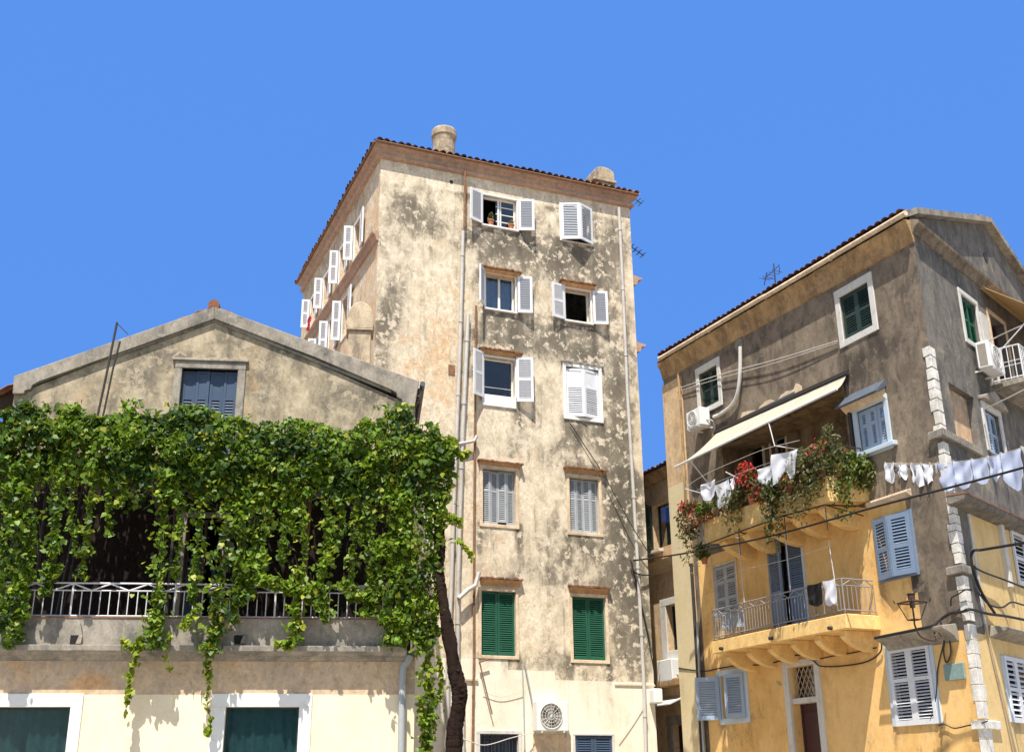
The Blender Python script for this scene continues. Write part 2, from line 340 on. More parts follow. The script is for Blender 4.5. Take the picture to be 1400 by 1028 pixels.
def wall(mb, u0, u1, z0, z1, holes=(), step=.16, fn=None, top=None, brk=(), depth=.2):
    face = mb.fc
    def lines(a, b, edges):
        n = max(1, round((b-a)/step)); L = [a + (b-a)*i/n for i in range(n+1)]
        E_ = sorted(e for e in set(round(x, 4) for x in edges) if a+1e-3 < e < b-1e-3)
        L = [x for x in L if x in (L[0], L[-1]) or all(abs(x-e) > step*.45 for e in E_)]
        return sorted(L + E_)
    holes = [tuple(round(x, 4) for x in h) for h in holes]
    us = lines(u0, u1, [h[0] for h in holes] + [h[1] for h in holes] + list(brk))
    zs = lines(z0, z1, [h[2] for h in holes] + [h[3] for h in holes])
    idx = {}
    def V(i, j):
        k = (i, j)
        if k not in idx:
            u, z = us[i], zs[j]
            if top: z = min(z, top(u))
            idx[k] = len(mb.v); mb.v.append(face.pt(u, 0, z)); mb.c[idx[k]] = fn(u, z) if fn else (0, 0, 0)
        return idx[k]
    for i in range(len(us)-1):
        for j in range(len(zs)-1):
            cu, cz = (us[i]+us[i+1])/2, (zs[j]+zs[j+1])/2
            if any(h[0] < cu < h[1] and h[2] < cz < h[3] for h in holes): continue
            if top and zs[j] >= top(us[i]) and zs[j] >= top(us[i+1]): continue
            mb.f.append((V(i, j), V(i+1, j), V(i+1, j+1), V(i, j+1)))
    for h in holes:
        c = fn((h[0]+h[1])/2, (h[2]+h[3])/2) if fn else (0, 0, 0)
        a, b, l, t = h
        mb.add([(a,0,l),(b,0,l),(b,0,t),(a,0,t),(a,-depth,l),(b,-depth,l),(b,-depth,t),(a,-depth,t)],
               [(0,1,5,4),(1,2,6,5),(2,3,7,6),(3,0,4,7)], c)
# ---------------------------------------------------------------- shutters, windows
def leaf(mb, sl, uh, oh, z0, z1, w, s, ang, th=.045, stile=.07, rails=(.5,), solid=(), pitch=.055, cover=1.):
    """one louvred shutter leaf hinged at uh; s=+1 opens over +u when closed; ang 0 closed, 180 folded back on the wall"""
    ca, sa = math.cos(R_(ang)), math.sin(R_(ang))
    def T(a, t, z): return (uh + s*(a*ca) - s*t*sa*1.0, oh + a*sa + t*ca, z)
    def bx(m, a0, a1, t0, t1, q0, q1):
        m.hexa([T(a0,t0,q0),T(a1,t0,q0),T(a1,t1,q0),T(a0,t1,q0),T(a0,t0,q1),T(a1,t0,q1),T(a1,t1,q1),T(a0,t1,q1)])
    h = z1-z0; ht = th/2
    bx(mb, 0, stile, -ht, ht, z0, z1); bx(mb, w-stile, w, -ht, ht, z0, z1)
    ys = [z0] + [z0 + h*r for r in rails] + [z1]; rr = stile*.62
    bx(mb, stile, w-stile, -ht+.002, ht-.002, z0, z0+stile*1.2); bx(mb, stile, w-stile, -ht+.002, ht-.002, z1-stile, z1)
    for r in rails: bx(mb, stile, w-stile, -ht+.002, ht-.002, z0+h*r-rr/2-.01, z0+h*r+rr/2+.01)
    for k in range(len(ys)-1):
        a = ys[k] + (stile*1.2 if k == 0 else rr/2+.01); b = ys[k+1] - (stile if k == len(ys)-2 else rr/2+.01)
        if k in solid: bx(sl, stile, w-stile, -ht*.4, ht*.4, a, b); continue
        n = max(1, int((b-a)/pitch)); p = (b-a)/n
        for i in range(n):
            zc = a + (i+.5)*p + random.uniform(-.003, .003); t0 = ht*.8
            k_ = cover; sl.hexa([T(stile,-t0,zc+p*.32*k_),T(w-stile,-t0,zc+p*.32*k_),T(w-stile,t0,zc-p*.52*k_),T(stile,t0,zc-p*.52*k_),
                     T(stile,-t0,zc+p*.50*k_),T(w-stile,-t0,zc+p*.50*k_),T(w-stile,t0,zc-p*.34*k_),T(stile,t0,zc-p*.34*k_)])
def shutter(win, face, m, *a, msl=None, **k):
    mb = MB(face)
    if msl is None:
        leaf(mb, mb, *a, **k); return mb.build('shutter', m, win)
    sl = MB(face); leaf(mb, sl, *a, **k); o = mb.build('shutter', m, win)
    # slats of another tone go in a second material slot of the same mesh
    o2 = sl.build('shutter', msl, win); me = o.data; me2 = o2.data
    bm = bmesh.new(); bm.from_mesh(me); n0 = len(bm.faces)
    off = Vector(tuple(WL[o2]-WL[o])); b2 = bmesh.new(); b2.from_mesh(me2)
    for v in b2.verts: v.co += off
    tmp = bpy.data.meshes.new('t'); b2.to_mesh(tmp); b2.free(); bm.from_mesh(tmp)
    bm.faces.ensure_lookup_table()
    for q in bm.faces[n0:]: q.material_index = 1
    bm.to_mesh(me); bm.free(); me.materials.append(msl)
    bpy.data.objects.remove(o2); bpy.data.meshes.remove(me2); bpy.data.meshes.remove(tmp); return o
def frame_boxes(mb, r, o0, o1, w, wb=None):
    u0, u1, z0, z1 = r; wb = w if wb is None else wb
    mb.box(u0, u0+w, o0, o1, z0, z1); mb.box(u1-w, u1, o0, o1, z0, z1)
    mb.box(u0+w, u1-w, o0+.001, o1-.002, z1-w, z1)
    if wb: mb.box(u0+w, u1-w, o0+.001, o1-.002, z0, z0+wb)
def window(bld, face, r, holes, fm='white', recess=.16, fw=.05, mull=0, bars=0, pane='glass', curtain=None, name='window'):
    """opening + sash; returns the window part"""
    holes.append(r); u0, u1, z0, z1 = r
    mb = MB(face); e = .003
    frame_boxes(mb, (u0+e, u1-e, z0+e, z1-e), -recess-.06, -recess, fw)
    for k in range(mull):
        c = u0 + (u1-u0)*(k+1)/(mull+1); mb.box(c-fw*.6, c+fw*.6, -recess-.05, -recess+.004, z0+fw, z1-fw)
    for k in range(bars):
        c = z0 + (z1-z0)*(k+1)/(bars+1); mb.box(u0+fw, u1-fw, -recess-.045, -recess-.012, c-.012, c+.012)
    w = mb.build(name, M[fm], bld)
    if pane: MB(face).box(u0+fw*.5, u1-fw*.5, -recess-.04, -recess-.034, z0+fw*.5, z1-fw*.5).build('pane', M[pane], w)
    if curtain: drape(face, u0+.02, u1-.02, -recess-.12, z0, z1-.02, .02, M[curtain], w)
    return w
def drape(face, u0, u1, o, z0, z1, amp, m, parent, name='curtain'):
    mb = MB(face); n = max(12, int((u1-u0)/.03)); ph = random.random()*6
    pts = []
    for j in range(2):
        for i in range(n+1):
            u = u0 + (u1-u0)*i/n
            pts.append((u, o + amp*math.sin(u*38+ph) + amp*.6*math.sin(u*17+1+ph), z0 if j == 0 else z1))
    mb.add(pts, [(i, i+1, n+2+i, n+1+i) for i in range(n)]); return mb.build(name, m, parent, smooth=True, recalc=False)
def surround(win, face, r, w, m, o1=.03, sill=True, wt=None, name='surround'):
    u0, u1, z0, z1 = r; mb = MB(face); wt = w if wt is None else wt; e = -.002
    mb.box(u0-w, u0-e*0, e-.02, o1, z0-(w if sill else 0), z1); mb.box(u1, u1+w, e-.02, o1, z0-(w if sill else 0), z1)
    mb.box(u0-w, u1+w, e-.02, o1+.003, z1, z1+wt)
    if sill: mb.box(u0, u1, e-.02, o1-.003, z0-w, z0)
    return mb.build(name, m, win, bevel=.008)
def sill(win, face, r, m, over=.08, proj=.08, h=.06):
    return MB(face).box(r[0]-over, r[1]+over, -.02, proj, r[2]-h, r[2]-.002).build('sill', m, win, bevel=.01)
def hood(win, face, u0, u1, z, m1, m2, proj=.16, h=.16):
    """thin tile drip over a plastered cove"""
    mb = MB(face); n = max(6, int((u1-u0)/.07)); 
    for i in range(n):                                   # ragged tile edge
        a, b = u0 + (u1-u0)*i/n, u0 + (u1-u0)*(i+1)/n; p = proj + random.uniform(-.02, .025); zz = z + random.uniform(-.012, .012)
        mb.box(a, b-.001, -.02, p, zz, zz+.045)
    w = mb.build('hood', m1, win, bevel=0)
    MB(face).prism_oz([(-.02, z-h), (.012, z-h), (.03, z-h*.5), (proj*.7, z-.004), (-.02, z-.004)], u0+.05, u1-.05).build('cove', m2, win)
    return w
# ---------------------------------------------------------------- roof tiles
def tiles(mb, A, sd, ud, L, T, k0=0., k1=0., amp=.05, pitch=.21):
    """corrugated clay tiles: eave from A along unit sd for L, up the unit slope ud for T; k trims the ends"""
    A, sd, ud = np.array(A, float), np.array(sd, float), np.array(ud, float); nd = np.cross(sd, ud)
    if nd[2] < 0: nd = -nd
    ns = int(L/pitch)*6; nt = max(2, int(T/.38)*2); b = len(mb.v)
    cz = [random.uniform(-.012, .012) for _ in range(ns//6+2)]; cp = [random.uniform(-.035, .035) for _ in range(ns//6+2)]
    for j in range(nt+1):
        t = T*j/nt
        for i in range(ns+1):
            q = i/ns; s_ = k0*t + q*(L-(k0+k1)*t); ph = (i % 6)/6
            h = amp*abs(math.sin(math.pi*i/6))**.8 + cz[i//6] + (.035 if j % 2 == 0 else 0)
            p = A + sd*s_ + ud*(t + (cp[i//6] if j < nt else 0)) + nd*h; mb.v.append(tuple(p))
    for j in range(nt):
        for i in range(ns):
            a = b + j*(ns+1)+i; mb.f.append((a, a+1, a+ns+2, a+ns+1))
# ---------------------------------------------------------------- foliage
def leaves(name, m, P, Nrm, size, tint, parent, droop=.75, shape='vine'):
    """real leaf blades: P centres, Nrm blade normals, tips hanging"""
    P = np.asarray(P, float); n = len(P); Nrm = Nrm/np.linalg.norm(Nrm, axis=1, keepdims=True)
    down = np.tile(np.array([0, 0, -1.]), (n, 1))*droop + rng.normal(0, .55, (n, 3))
    tip = down - Nrm*np.sum(down*Nrm, 1, keepdims=True); tip /= np.linalg.norm(tip, axis=1, keepdims=True)
    side = np.cross(Nrm, tip)
    if shape == 'vine': sh = [(0,-.42,0),(.30,-.50,.05),(.52,-.12,.12),(.30,.22,.06),(0,.58,-.05),(-.30,.22,.06),(-.52,-.12,.12),(-.30,-.50,.05)]; fs = [(0,1,2,3),(0,3,4,5),(0,5,6,7)]
    else: sh = [(0,-.55,0),(.26,-.1,.08),(.16,.35,.03),(0,.6,-.06),(-.16,.35,.03),(-.26,-.1,.08)]; fs = [(0,1,2,3),(0,3,4,5)]
    k = len(sh); sz = np.asarray(size, float)[:, None]
    V = np.zeros((n, k, 3))
    for i, (a, b_, c) in enumerate(sh):
        V[:, i] = P + (side*a + tip*b_ + Nrm*(c + 0))*sz*(1 + rng.normal(0, .08, (n, 1)))
    V = V.reshape(-1, 3); c = (V.min(0)+V.max(0))/2
    if parent is None: c[2] = V[:, 2].min()
    F_ = (np.arange(n)[:, None, None]*k + np.array(fs)[None]).reshape(-1, 4)
    me = bpy.data.meshes.new(name); me.vertices.add(len(V)); me.vertices.foreach_set('co', (V-c).ravel())
    me.loops.add(F_.size); me.loops.foreach_set('vertex_index', F_.ravel().astype(np.int32))
    me.polygons.add(len(F_)); me.polygons.foreach_set('loop_start', np.arange(0, F_.size, 4, dtype=np.int32)); me.polygons.foreach_set('loop_total', np.full(len(F_), 4, dtype=np.int32))
    me.update(); me.validate()
    at = me.attributes.new('wear', 'FLOAT_COLOR', 'POINT'); a = np.ones((n, k, 4)); t = np.asarray(tint, float)
    a[:, :, 0] = t[:, 0:1]; a[:, :, 1] = t[:, 1:2]; a[:, :, 2] = 0; at.data.foreach_set('color', a.ravel())
    me.materials.append(m); return link(me, name, c, parent)
def path3(pts, n=20, wob=0.):
    """smooth polyline through points"""
    P = [np.array(p, float) for p in pts]; out = []
    for i in range(len(P)-1):
        p0, p1, p2, p3 = P[max(i-1, 0)], P[i], P[i+1], P[min(i+2, len(P)-1)]
        for k in range(n):
            t = k/n; out.append(.5*((2*p1)+(-p0+p2)*t+(2*p0-5*p1+4*p2-p3)*t*t+(-p0+3*p1-3*p2+p3)*t**3))
    out.append(P[-1])
    if wob: out = [p + rng.normal(0, wob, 3) for p in out]
    return [tuple(p) for p in out]
def sag(a, b, s, n=24):
    a, b = np.array(a, float), np.array(b, float)
    return [tuple(a + (b-a)*t - np.array([0, 0, s*4*t*(1-t)])) for t in np.linspace(0, 1, n)]
# ================================================================= SETTING
g = MB(); g.add([(-400,-300,0),(400,-300,0),(400,600,0),(-400,600,0)], [(0,1,2,3)])
t = NT('street paving'); P = t.mapped((1,1,1)); br = t.n('ShaderNodeTexBrick'); t.L(P, br.inputs[0]); br.inputs['Scale'].default_value = 1.6
br.inputs['Color1'].default_value = (.36,.32,.27,1); br.inputs['Color2'].default_value = (.30,.27,.23,1); br.inputs['Mortar'].default_value = (.14,.13,.11,1)
t.L(t.mix(t.step(t.noise(P,.5,6,.6),.35,.7), br.outputs[0], (.25,.23,.2,1)), t.b.inputs['Base Color']); t.b.inputs['Roughness'].default_value = .85
struct(g.build('street', t.m))
# ================================================================= TOWER
tower = thing('apartment_tower', 'tall narrow six storey apartment block with stained cream plaster and white, grey and green shutters', 'building', TF.pt(0, 0, 0))
TB = Face(np.array(TR.pt(10, 0, 0)), 22.7+180)
th = []
G_, O_ = 0, 1
tw_blobs = [(570,285,45,35,.5,0),(545,420,22,70,.65,0),(610,330,60,40,.2,0),(700,340,70,22,.6,0),(790,360,60,40,.55,0),(835,330,25,70,.6,0),
 (690,450,60,25,.45,0),(770,470,80,35,.32,0),(850,640,22,150,.8,0),(868,850,28,90,1.1,0),(862,700,25,80,.7,0),(800,610,50,45,.3,0),(835,540,28,40,.35,0),
 (745,770,70,25,.35,0),(765,735,40,50,.3,0),(740,905,30,18,.55,0),(515,480,16,45,.6,0),(690,395,50,10,.4,0),(680,465,45,10,.4,0),(795,485,40,12,.4,0),
 (800,640,50,8,.5,0),(690,790,50,9,.6,0),(805,798,45,9,.6,0),(600,255,80,10,.35,0),(760,285,100,10,.3,0),(685,735,35,14,.25,0),(690,330,30,14,.4,0),
 (570,470,60,60,-.3,0),(600,600,60,140,-.45,0),(700,860,80,60,-.25,0),(720,690,40,60,-.25,0),(610,400,50,60,-.2,0),
 (600,430,45,80,.25,1),(600,520,40,70,.28,1),(640,700,30,70,.2,1),(700,525,50,35,.22,1),(605,830,40,60,.2,1),(730,860,30,60,.1,1),(850,600,60,300,-.25,1),(560,300,80,80,-.2,1)]
tw_blobs += [(528,445,16,65,.7,0),(570,290,45,30,.35,0),(770,430,120,190,.26,0),(700,600,200,300,.07,0),(840,760,20,120,.25,0)]
def tw_area(u, z): return 1. if z < 4.32 + (.55 if u < -.2 else (.28 if u < 1.2 else 0)) else 0.
_tw = wearfn(TF, tw_blobs, tw_area)
def tw_fn(u, z):
    c = _tw(u, z); q = min(1, max(0, (z-18.18-.035*u)/.1)); return (c[0]*(1-q)-.45*q, c[1]*(1-q)-.1*q, c[2])
def tl_fn(u, z): return (.15 if z > 17.8 else -.1, .42, 0)
# --- front windows
def TWR(x0, x1, y0, y1): return TF.rect(x0, x1, y0, y1)
def ppaint(win, r, m='peach', w=.1): return surround(win, TF, r, w, M[m], .025)
zw = lambda y0, y1, x: (TF.uv(x, y1)[1], TF.uv(x, y0)[1])
# top floor, left: open casement and two folded back leaves
r = TWR(660, 706, 271, 311); w = window(tower, TF, r, th, mull=1, pane=None, recess=.10, fw=.05); surround(w, TF, r, .05, M['white'], .035)
MB(TF).box(r[0]+.46, r[1]-.05, -.135, -.128, r[2]+.05, r[3]-.05).build('pane', M['darkglass'], w)
mb = MB(TF); mb.box(r[0]+.60, r[0]+.63, -.128, -.11, r[2]+.05, r[3]-.05)
for k in range(1, 4): mb.box(r[0]+.46, r[1]-.05, -.127, -.112, r[2]+(r[3]-r[2])*k/4-.012, r[2]+(r[3]-r[2])*k/4+.012)
mb.build('glazing_bar', M['white'], w); sill(w, TF, r, M['white'], .06, .07)
shutter(w, TF, M['shwhite'], r[0]-.04, .07, r[2]-.02, r[3]+.04, .47, 1, 158, msl=M['shpanel'], rails=())
shutter(w, TF, M['shwhite'], r[1]+.04, .07, r[2]-.02, r[3]+.04, .47, -1, 160, msl=M['shpanel'], rails=())
top_sill = r
# top floor, right: leaves pushed out into a V
r = TWR(767, 808, 284, 331); w = window(tower, TF, r, th, pane='darkglass'); surround(w, TF, r, .05, M['white'], .03)
wd = (r[1]-r[0])/2/math.cos(R_(24))
for s_, u_ in ((1, r[0]-.01), (-1, r[1]+.01)): shutter(w, TF, M['shwhite'], u_, .05, r[2]-.02, r[3]+.02, wd, s_, 24, msl=M['shpanel'], rails=())
# fifth floor
def HOOD(w, x0, x1, y, proj=.2, h=.2, off=0): 
    a, b = TF.uv(x0, y)[0], TF.uv(x1, y)[0]; hood(w, TF, a, b, TF.uv((x0+x1)/2, y)[1], M['tile'], M['hoodcove'], proj, h)
r = TWR(664, 704, 377, 424); w = window(tower, TF, r, th, mull=1, pane='glass', curtain='curtblue', recess=.1); surround(w, TF, r, .05, M['white'], .03); HOOD(w, 656, 711, 372)
sill(w, TF, r, M['white'], .05, .07)
shutter(w, TF, M['shwhite'], r[0]-.05, .06, r[2]+.02, r[3]+.06, .45, 1, 128, msl=M['shpanel'], rails=())
shutter(w, TF, M['shwhite'], r[1]+.06, .06, r[2]-.02, r[3]+.04, .43, -1, 164, msl=M['shpanel'], rails=())
r = TWR(773, 807, 397, 440); w = window(tower, TF, r, th, pane=None, recess=.16, fw=.03); surround(w, TF, r, .05, M['white'], .03, sill=False); HOOD(w, 764, 812, 390)
sill(w, TF, r, M['white'], .06, .08)
shutter(w, TF, M['shwhite'], r[0]-.05, .06, r[2]-.02, r[3]+.06, .46, 1, 166, rails=(.5,))
shutter(w, TF, M['shwhite'], r[1]+.06, .06, r[2]-.02, r[3]+.03, .45, -1, 164, msl=M['shpanel'], rails=())
# fourth floor
r = TWR(661, 704, 490, 541); w = window(tower, TF, r, th, mull=0, pane='darkglass', recess=.14, fw=.045); surround(w, TF, r, .05, M['white'], .03, sill=False); HOOD(w, 653, 713, 482, .16, .12)
mb = MB(TF); frame_boxes(mb, (r[0]+.26, r[1]-.06, r[2]+.05, r[3]-.1), -.55, -.51, .05); mb.build('open_sash', M['whitegrey'], w)
MB(TF).box(r[0]-.05, r[1]+.02, -.05, .04, r[2]-.34, r[2]-.01).build('sill', M['white'], w, bevel=.01)
mb = MB(TF); mb.tube([(r[0], .03, r[2]+.2), (r[1], .03, r[2]+.2)], .008); mb.build('guard_rail', M['railwhite'], w)
shutter(w, TF, M['shwhite'], r[0]-.02, .06, r[2]-.13, r[3]+.10, .43, 1, 150)
shutter(w, TF, M['shwhite'], r[1]+.02, .06, r[2]-.13, r[3]+.08, .48, -1, 162)
r = TWR(774, 819, 504, 571); w = window(tower, TF, r, th, pane=None, fm='white', recess=.1); surround(w, TF, r, .1, M['white'], .04); 
hood(w, TF, r[0]-.16, r[1]+.16, r[3]+.11, M['stone'], M['white'], .07, .02)
wd = (r[1]-r[0])/2/math.cos(R_(14))
for s_, u_ in ((1, r[0]+.01), (-1, r[1]-.01)): shutter(w, TF, M['shwhite'], u_, -.04, r[2]+.01, r[3]-.05, wd-.005, s_, 14, rails=(.62,), solid=(1,))
# third floor: worn folding grey leaves
for (x0, x1, y0, y1, hx0, hx1, hy, brk) in ((660, 705, 642, 717, 652, 713, 634, True), (779, 819, 654, 728, 770, 828, 643, False)):
    r = TWR(x0, x1, y0, y1); w = window(tower, TF, r, th, fm='shgrey', pane=None, recess=.2, fw=.03); surround(w, TF, r, .09, M['peach'], .03); HOOD(w, hx0, hx1, hy, .15, .1)
    q = (r[1]-r[0])/4/math.cos(R_(12)); u_ = r[0]+.01
    for k in range(4):
        s_ = 1; a = 12 if k % 2 == 0 else -12
        shutter(w, TF, M['shgrey'], u_, -.14 + (.05 if k % 2 else -.0), r[2]+.02 + (.07 if brk and k == 2 else 0), r[3]-.03 - (.03 if brk and k == 1 else 0), q-.006, 1, a, stile=.045, rails=(.62,), pitch=.05)
        u_ += (r[1]-r[0]-.02)/4
# second floor: green leaves
for (x0, x1, y0, y1, hx0, hx1, hy) in ((658, 705, 808, 896, 655, 713, 793), (783, 828, 816, 902, 776, 833, 804)):
    r = TWR(x0, x1, y0, y1); w = window(tower, TF, r, th, fm='white', pane=None, recess=.18, fw=.03); surround(w, TF, r, .085, M['peach'], .03); HOOD(w, hx0, hx1, hy, .15, .16)
    h = (r[1]-r[0])/2-.004
    for s_, u_ in ((1, r[0]+.003), (-1, r[1]-.003)): shutter(w, TF, M['shgreen'], u_, -.10, r[2]+.02, r[3]-.02, h-.004, s_, 0, rails=(), stile=.055)
# ground strip windows at the photo's foot
r = TWR(656, 709, 1003, 1085); w = window(tower, TF, r, th, fm='shnavy', pane=None, recess=.16); surround(w, TF, r, .09, M['whitegrey'], .03)
drape(TF, r[0], r[1], -.2, r[2], r[3], .03, M['shnavy'], w)
mb = MB(TF)
for k in range(11): u_ = r[0]+.04+(r[1]-r[0]-.08)*k/10; mb.box(u_-.008, u_+.008, -.05, -.034, r[2], r[3])
mb.box(r[0], r[1], -.052, -.03, r[3]-.12, r[3]-.09); mb.build('window_bars', M['iron'], w)
r = TWR(787, 838, 1005, 1085); w = window(tower, TF, r, th, fm='shnavy', pane=None, recess=.14); surround(w, TF, r, .06, M['whitegrey'], .03)
h = (r[1]-r[0])/2-.004
for s_, u_ in ((1, r[0]+.003), (-1, r[1]-.003)): shutter(w, TF, M['shnavy'], u_, -.03, r[2]+.02, r[3]-.02, h-.004, s_, 0, rails=(.5,))
# --- side windows with leaves standing open
tlh = []
for (a, b, l, t_, mm) in ((-2.7, -1.85, 16.75, 17.9, 'shwhite'), (-4.5, -3.6, 16.75, 17.9, 'shwhite'), (-6.6, -5.75, 16.75, 17.85, 'shwhite'), (-8.5, -7.6, 16.8, 17.85, 'shwhite'),
                      (-3.8, -2.95, 14.55, 15.85, 'shwhite'), (-5.5, -4.6, 14.55, 15.85, 'shwhite'), (-7.1, -6.2, 14.6, 15.85, 'shwhite')):
    w = window(tower, TL, (a, b, l, t_), tlh, pane='darkglass'); surround(w, TL, (a, b, l, t_), .06, M['white'], .03)
    shutter(w, TL, M[mm], b+.02, .06, l, t_, .44, -1, 174); shutter(w, TL, M[mm], a-.02, .06, l, t_, .27, 1, 106)
# --- walls
ZW = 19.0
mb = MB(TF); wall(mb, -4.0, 4.08, 0, ZW, th, .11, with_drips(tw_fn, th), depth=.22)
mb.fc = TL; wall(mb, -10, 0, 0, ZW, tlh, .5, tl_fn); mb.fc = TR; wall(mb, 0, 10, 0, ZW, (), .8, lambda u, z: (.3, 0, 0)); mb.fc = TB; wall(mb, 0, 8.08, 0, ZW, (), .8, lambda u, z: (.2, 0, 0))
mb.build('wall', M['tower'], tower, recalc=False)
# --- cornice, roof
zm = TF.uv(717, 251, .1)[1]-.03; ze = TF.uv(717, 235, .24)[1]; OV = .24
prof = [(0, zm-.05), (.04, zm-.04), (.10, zm-.02), (.125, zm+.01), (.125, zm+.05), (.045, zm+.06), (.05, zm+.14), (.085, zm+.22), (.14, ze-.09), (.19, ze-.07), (.20, ze-.02), (.22, ze-.01), (.22, ze+.03), (0, ze+.03)]
mb = MB(TF); mb.prism_oz(prof, -4.0, 4.08, -1, 1); mb.fc = TL; mb.prism_oz(prof, -10, 0, -1, 1); mb.fc = TR; mb.prism_oz(prof, 0, 10, -1, 1); mb.fc = TB; mb.prism_oz(prof, 0, 8.08, -1, 1)
mb.build('cornice', M['eave'], tower)
mb = MB(TF); T = 4.7/math.cos(R_(17)); k = math.cos(R_(17)); zv = np.array([0, 0, 1.])
for F_, a, b in ((TF, -4.0, 4.08), (TL, -10, 0), (TR, 0, 10), (TB, 0, 8.08)):
    ud = -F_.n*math.cos(R_(17)) + zv*math.sin(R_(17))
    tiles(mb, F_.pt(a-OV, OV+.02, ze+.03), F_.d, ud, b-a+2*OV, T-.35, k, k, amp=.075)
rf = mb.build('roof', M['tile'], tower, smooth=True, recalc=False)
mb = MB(TF); e = OV; c4 = [TF.pt(-4-e, e, 0), TF.pt(4.08+e, e, 0), TB.pt(-e, e, 0), TB.pt(8.08+e, e, 0)]
lo4 = [np.array(p)+[0, 0, ze+.031] for p in c4]; mid = sum(np.array(p) for p in c4)/4
r1 = np.array(TF.pt(.04, -4.1, ze+1.45)); r2 = np.array(TF.pt(.04, -5.9, ze+1.45))
b0 = len(mb.v); mb.v += [tuple(p) for p in lo4] + [tuple(r1), tuple(r2)]
mb.f += [(0, 1, 2, 3), (0, 1, 4), (1, 2, 5, 4), (2, 3, 5), (3, 0, 4, 5)]; mb.build('roof_deck', M['deck'], rf)
mb = MB(TF); zr = ze+.015
for a, b in ((-4.2, 4.28),): mb.tube([(a, .26, zr), (b, .26, zr-.02)], .035, 8)
mb.fc = TL; mb.tube([(-10.2, .26, zr), (.22, .26, zr)], .035, 8); mb.build('gutter', M['rust'], tower)
# chimneys
mb = MB(TF); uc, oc = -1.58, -1.5
mb.lathe(uc, oc, [(.37,ze+.2),(.35,ze+.9),(.345,ze+1.5),(.37,ze+1.66),(.40,ze+1.72),(.395,ze+1.92),(.36,ze+1.98),(.26,ze+2.02)], 18)
mb.build('chimney', M['chim'], rf)
mb = MB(TF); uc = 3.88; z0 = ze+.2
mb.box(uc-.37, uc+.37, oc-.3, oc+.3, z0, z0+.95); mb.box(uc-.43, uc+.43, oc-.36, oc+.36, z0+.95, z0+1.05)
arch = [(uc-.36, z0+1.05)] + [(uc-.36*math.cos(a), z0+1.30+.2*math.sin(a)) for a in np.linspace(0, math.pi, 9)] + [(uc+.36, z0+1.05)]
mb.prism_uz(arch, oc-.33, oc+.33); mb.build('chimney', M['chim'], rf, bevel=.02)
# string courses on both flanks
zs_ = 16.35
pr = [(0, zs_-.22), (.06, zs_-.2), (.10, zs_-.04), (.17, zs_), (.18, zs_+.05), (0, zs_+.1)]
mb = MB(TL); mb.prism_oz(pr, -10, .02); mb.fc = TR; pr = [(o*1.8, z) for o, z in pr]; mb.prism_oz(pr, -.01, 10); mb.prism_oz([(o, z-2.2) for o, z in pr], -.01, 10); mb.build('string_course', M['eave'], tower)
# downpipes and service pipes
def pxpath(face, pts, off): return [(face.uv(x, y, off)[0], off, face.uv(x, y, off)[1]) for x, y in pts]
mb = MB(TF); mb.tube(pxpath(TF, [(636, 232), (635, 312)], .14), .035); mb.build('rain_pipe', M['rust'], tower)
def pipe(pts, off, r, m, n):
    mb = MB(TF); P = pxpath(TF, pts, off); mb.tube(P, r, 10)
    for k in range(n):
        i = int((k+.5)/n*(len(P)-1)); a = np.array(P[i]); b = np.array(P[i+1]); c = a+(b-a)*.4; d = (b-a)/np.linalg.norm(b-a)*.035
        mb.tube([tuple(c-d), tuple(c+d)], r*1.25, 10); mb.box(c[0]-.01, c[0]+.01, 0, off, c[2]-.012, c[2]+.012)
    return mb.build('rain_pipe', M[m], tower, smooth=True)
pipe([(633, 316), (631, 400), (628, 500), (624, 600), (620, 700), (617, 800), (612, 915), (611, 1100)], .10, .052, 'pipe', 6)
pipe([(640, 430), (636, 520), (632, 600), (629, 700), (626, 800), (625, 930), (632, 950), (632, 1100)], .10, .058, 'pipe', 6)
pipe([(651, 418), (650, 520), (649, 640), (648, 760), (648, 900), (646, 1030)], .06, .03, 'rust', 5)
pipe([(846, 284), (850, 360), (854, 450), (858, 540), (864, 640), (870, 740), (875, 830), (880, 925), (884, 1060)], .08, .05, 'pipe', 7)
mb = MB(TF); mb.tube(pxpath(TF, [(627, 818), (640, 806), (650, 800), (655, 782)], .2), .06); mb.build('pipe_elbow', M['pipe'], tower, smooth=True); mb = MB(TF); mb.tube(pxpath(TF, [(627, 607), (648, 603), (652, 596)], .14), .045); mb.build('pipe_elbow', M['pipe'], tower, smooth=True)
mb = MB(TF); za = TF.uv(630, 928)[1]; mb.box(-2.6, TF.uv(653, 928)[0], -.01, .05, za-.03, za+.02); mb.build('ledge', M['peach'], tower); mb = MB(TF)
za = TF.uv(868, 936)[1]; mb.box(TF.uv(840, 934)[0], 4.1, -.01, .03, za-.02, za+.02); mb.build('ledge', M['peach'], tower)
r = TF.rect(613, 622, 499, 513); MB(TF).box(r[0], r[1], -.01, .012, r[2], r[3]).build('vent', M['rust'], tower)
za = TF.uv(617, 249)[1]; MB(TF).tube([(TF.uv(617, 249)[0], -.02, za), (TF.uv(617, 249)[0], .008, za)], .06, 12).build('vent', M['iron'], tower)
# shelf and niche under the air conditioner
r = TF.rect(729, 781, 1000, 1090); MB(TF).box(r[0], r[1], -.02, .02, r[2], r[3]-.06).build('niche_panel', M['peach'], tower)
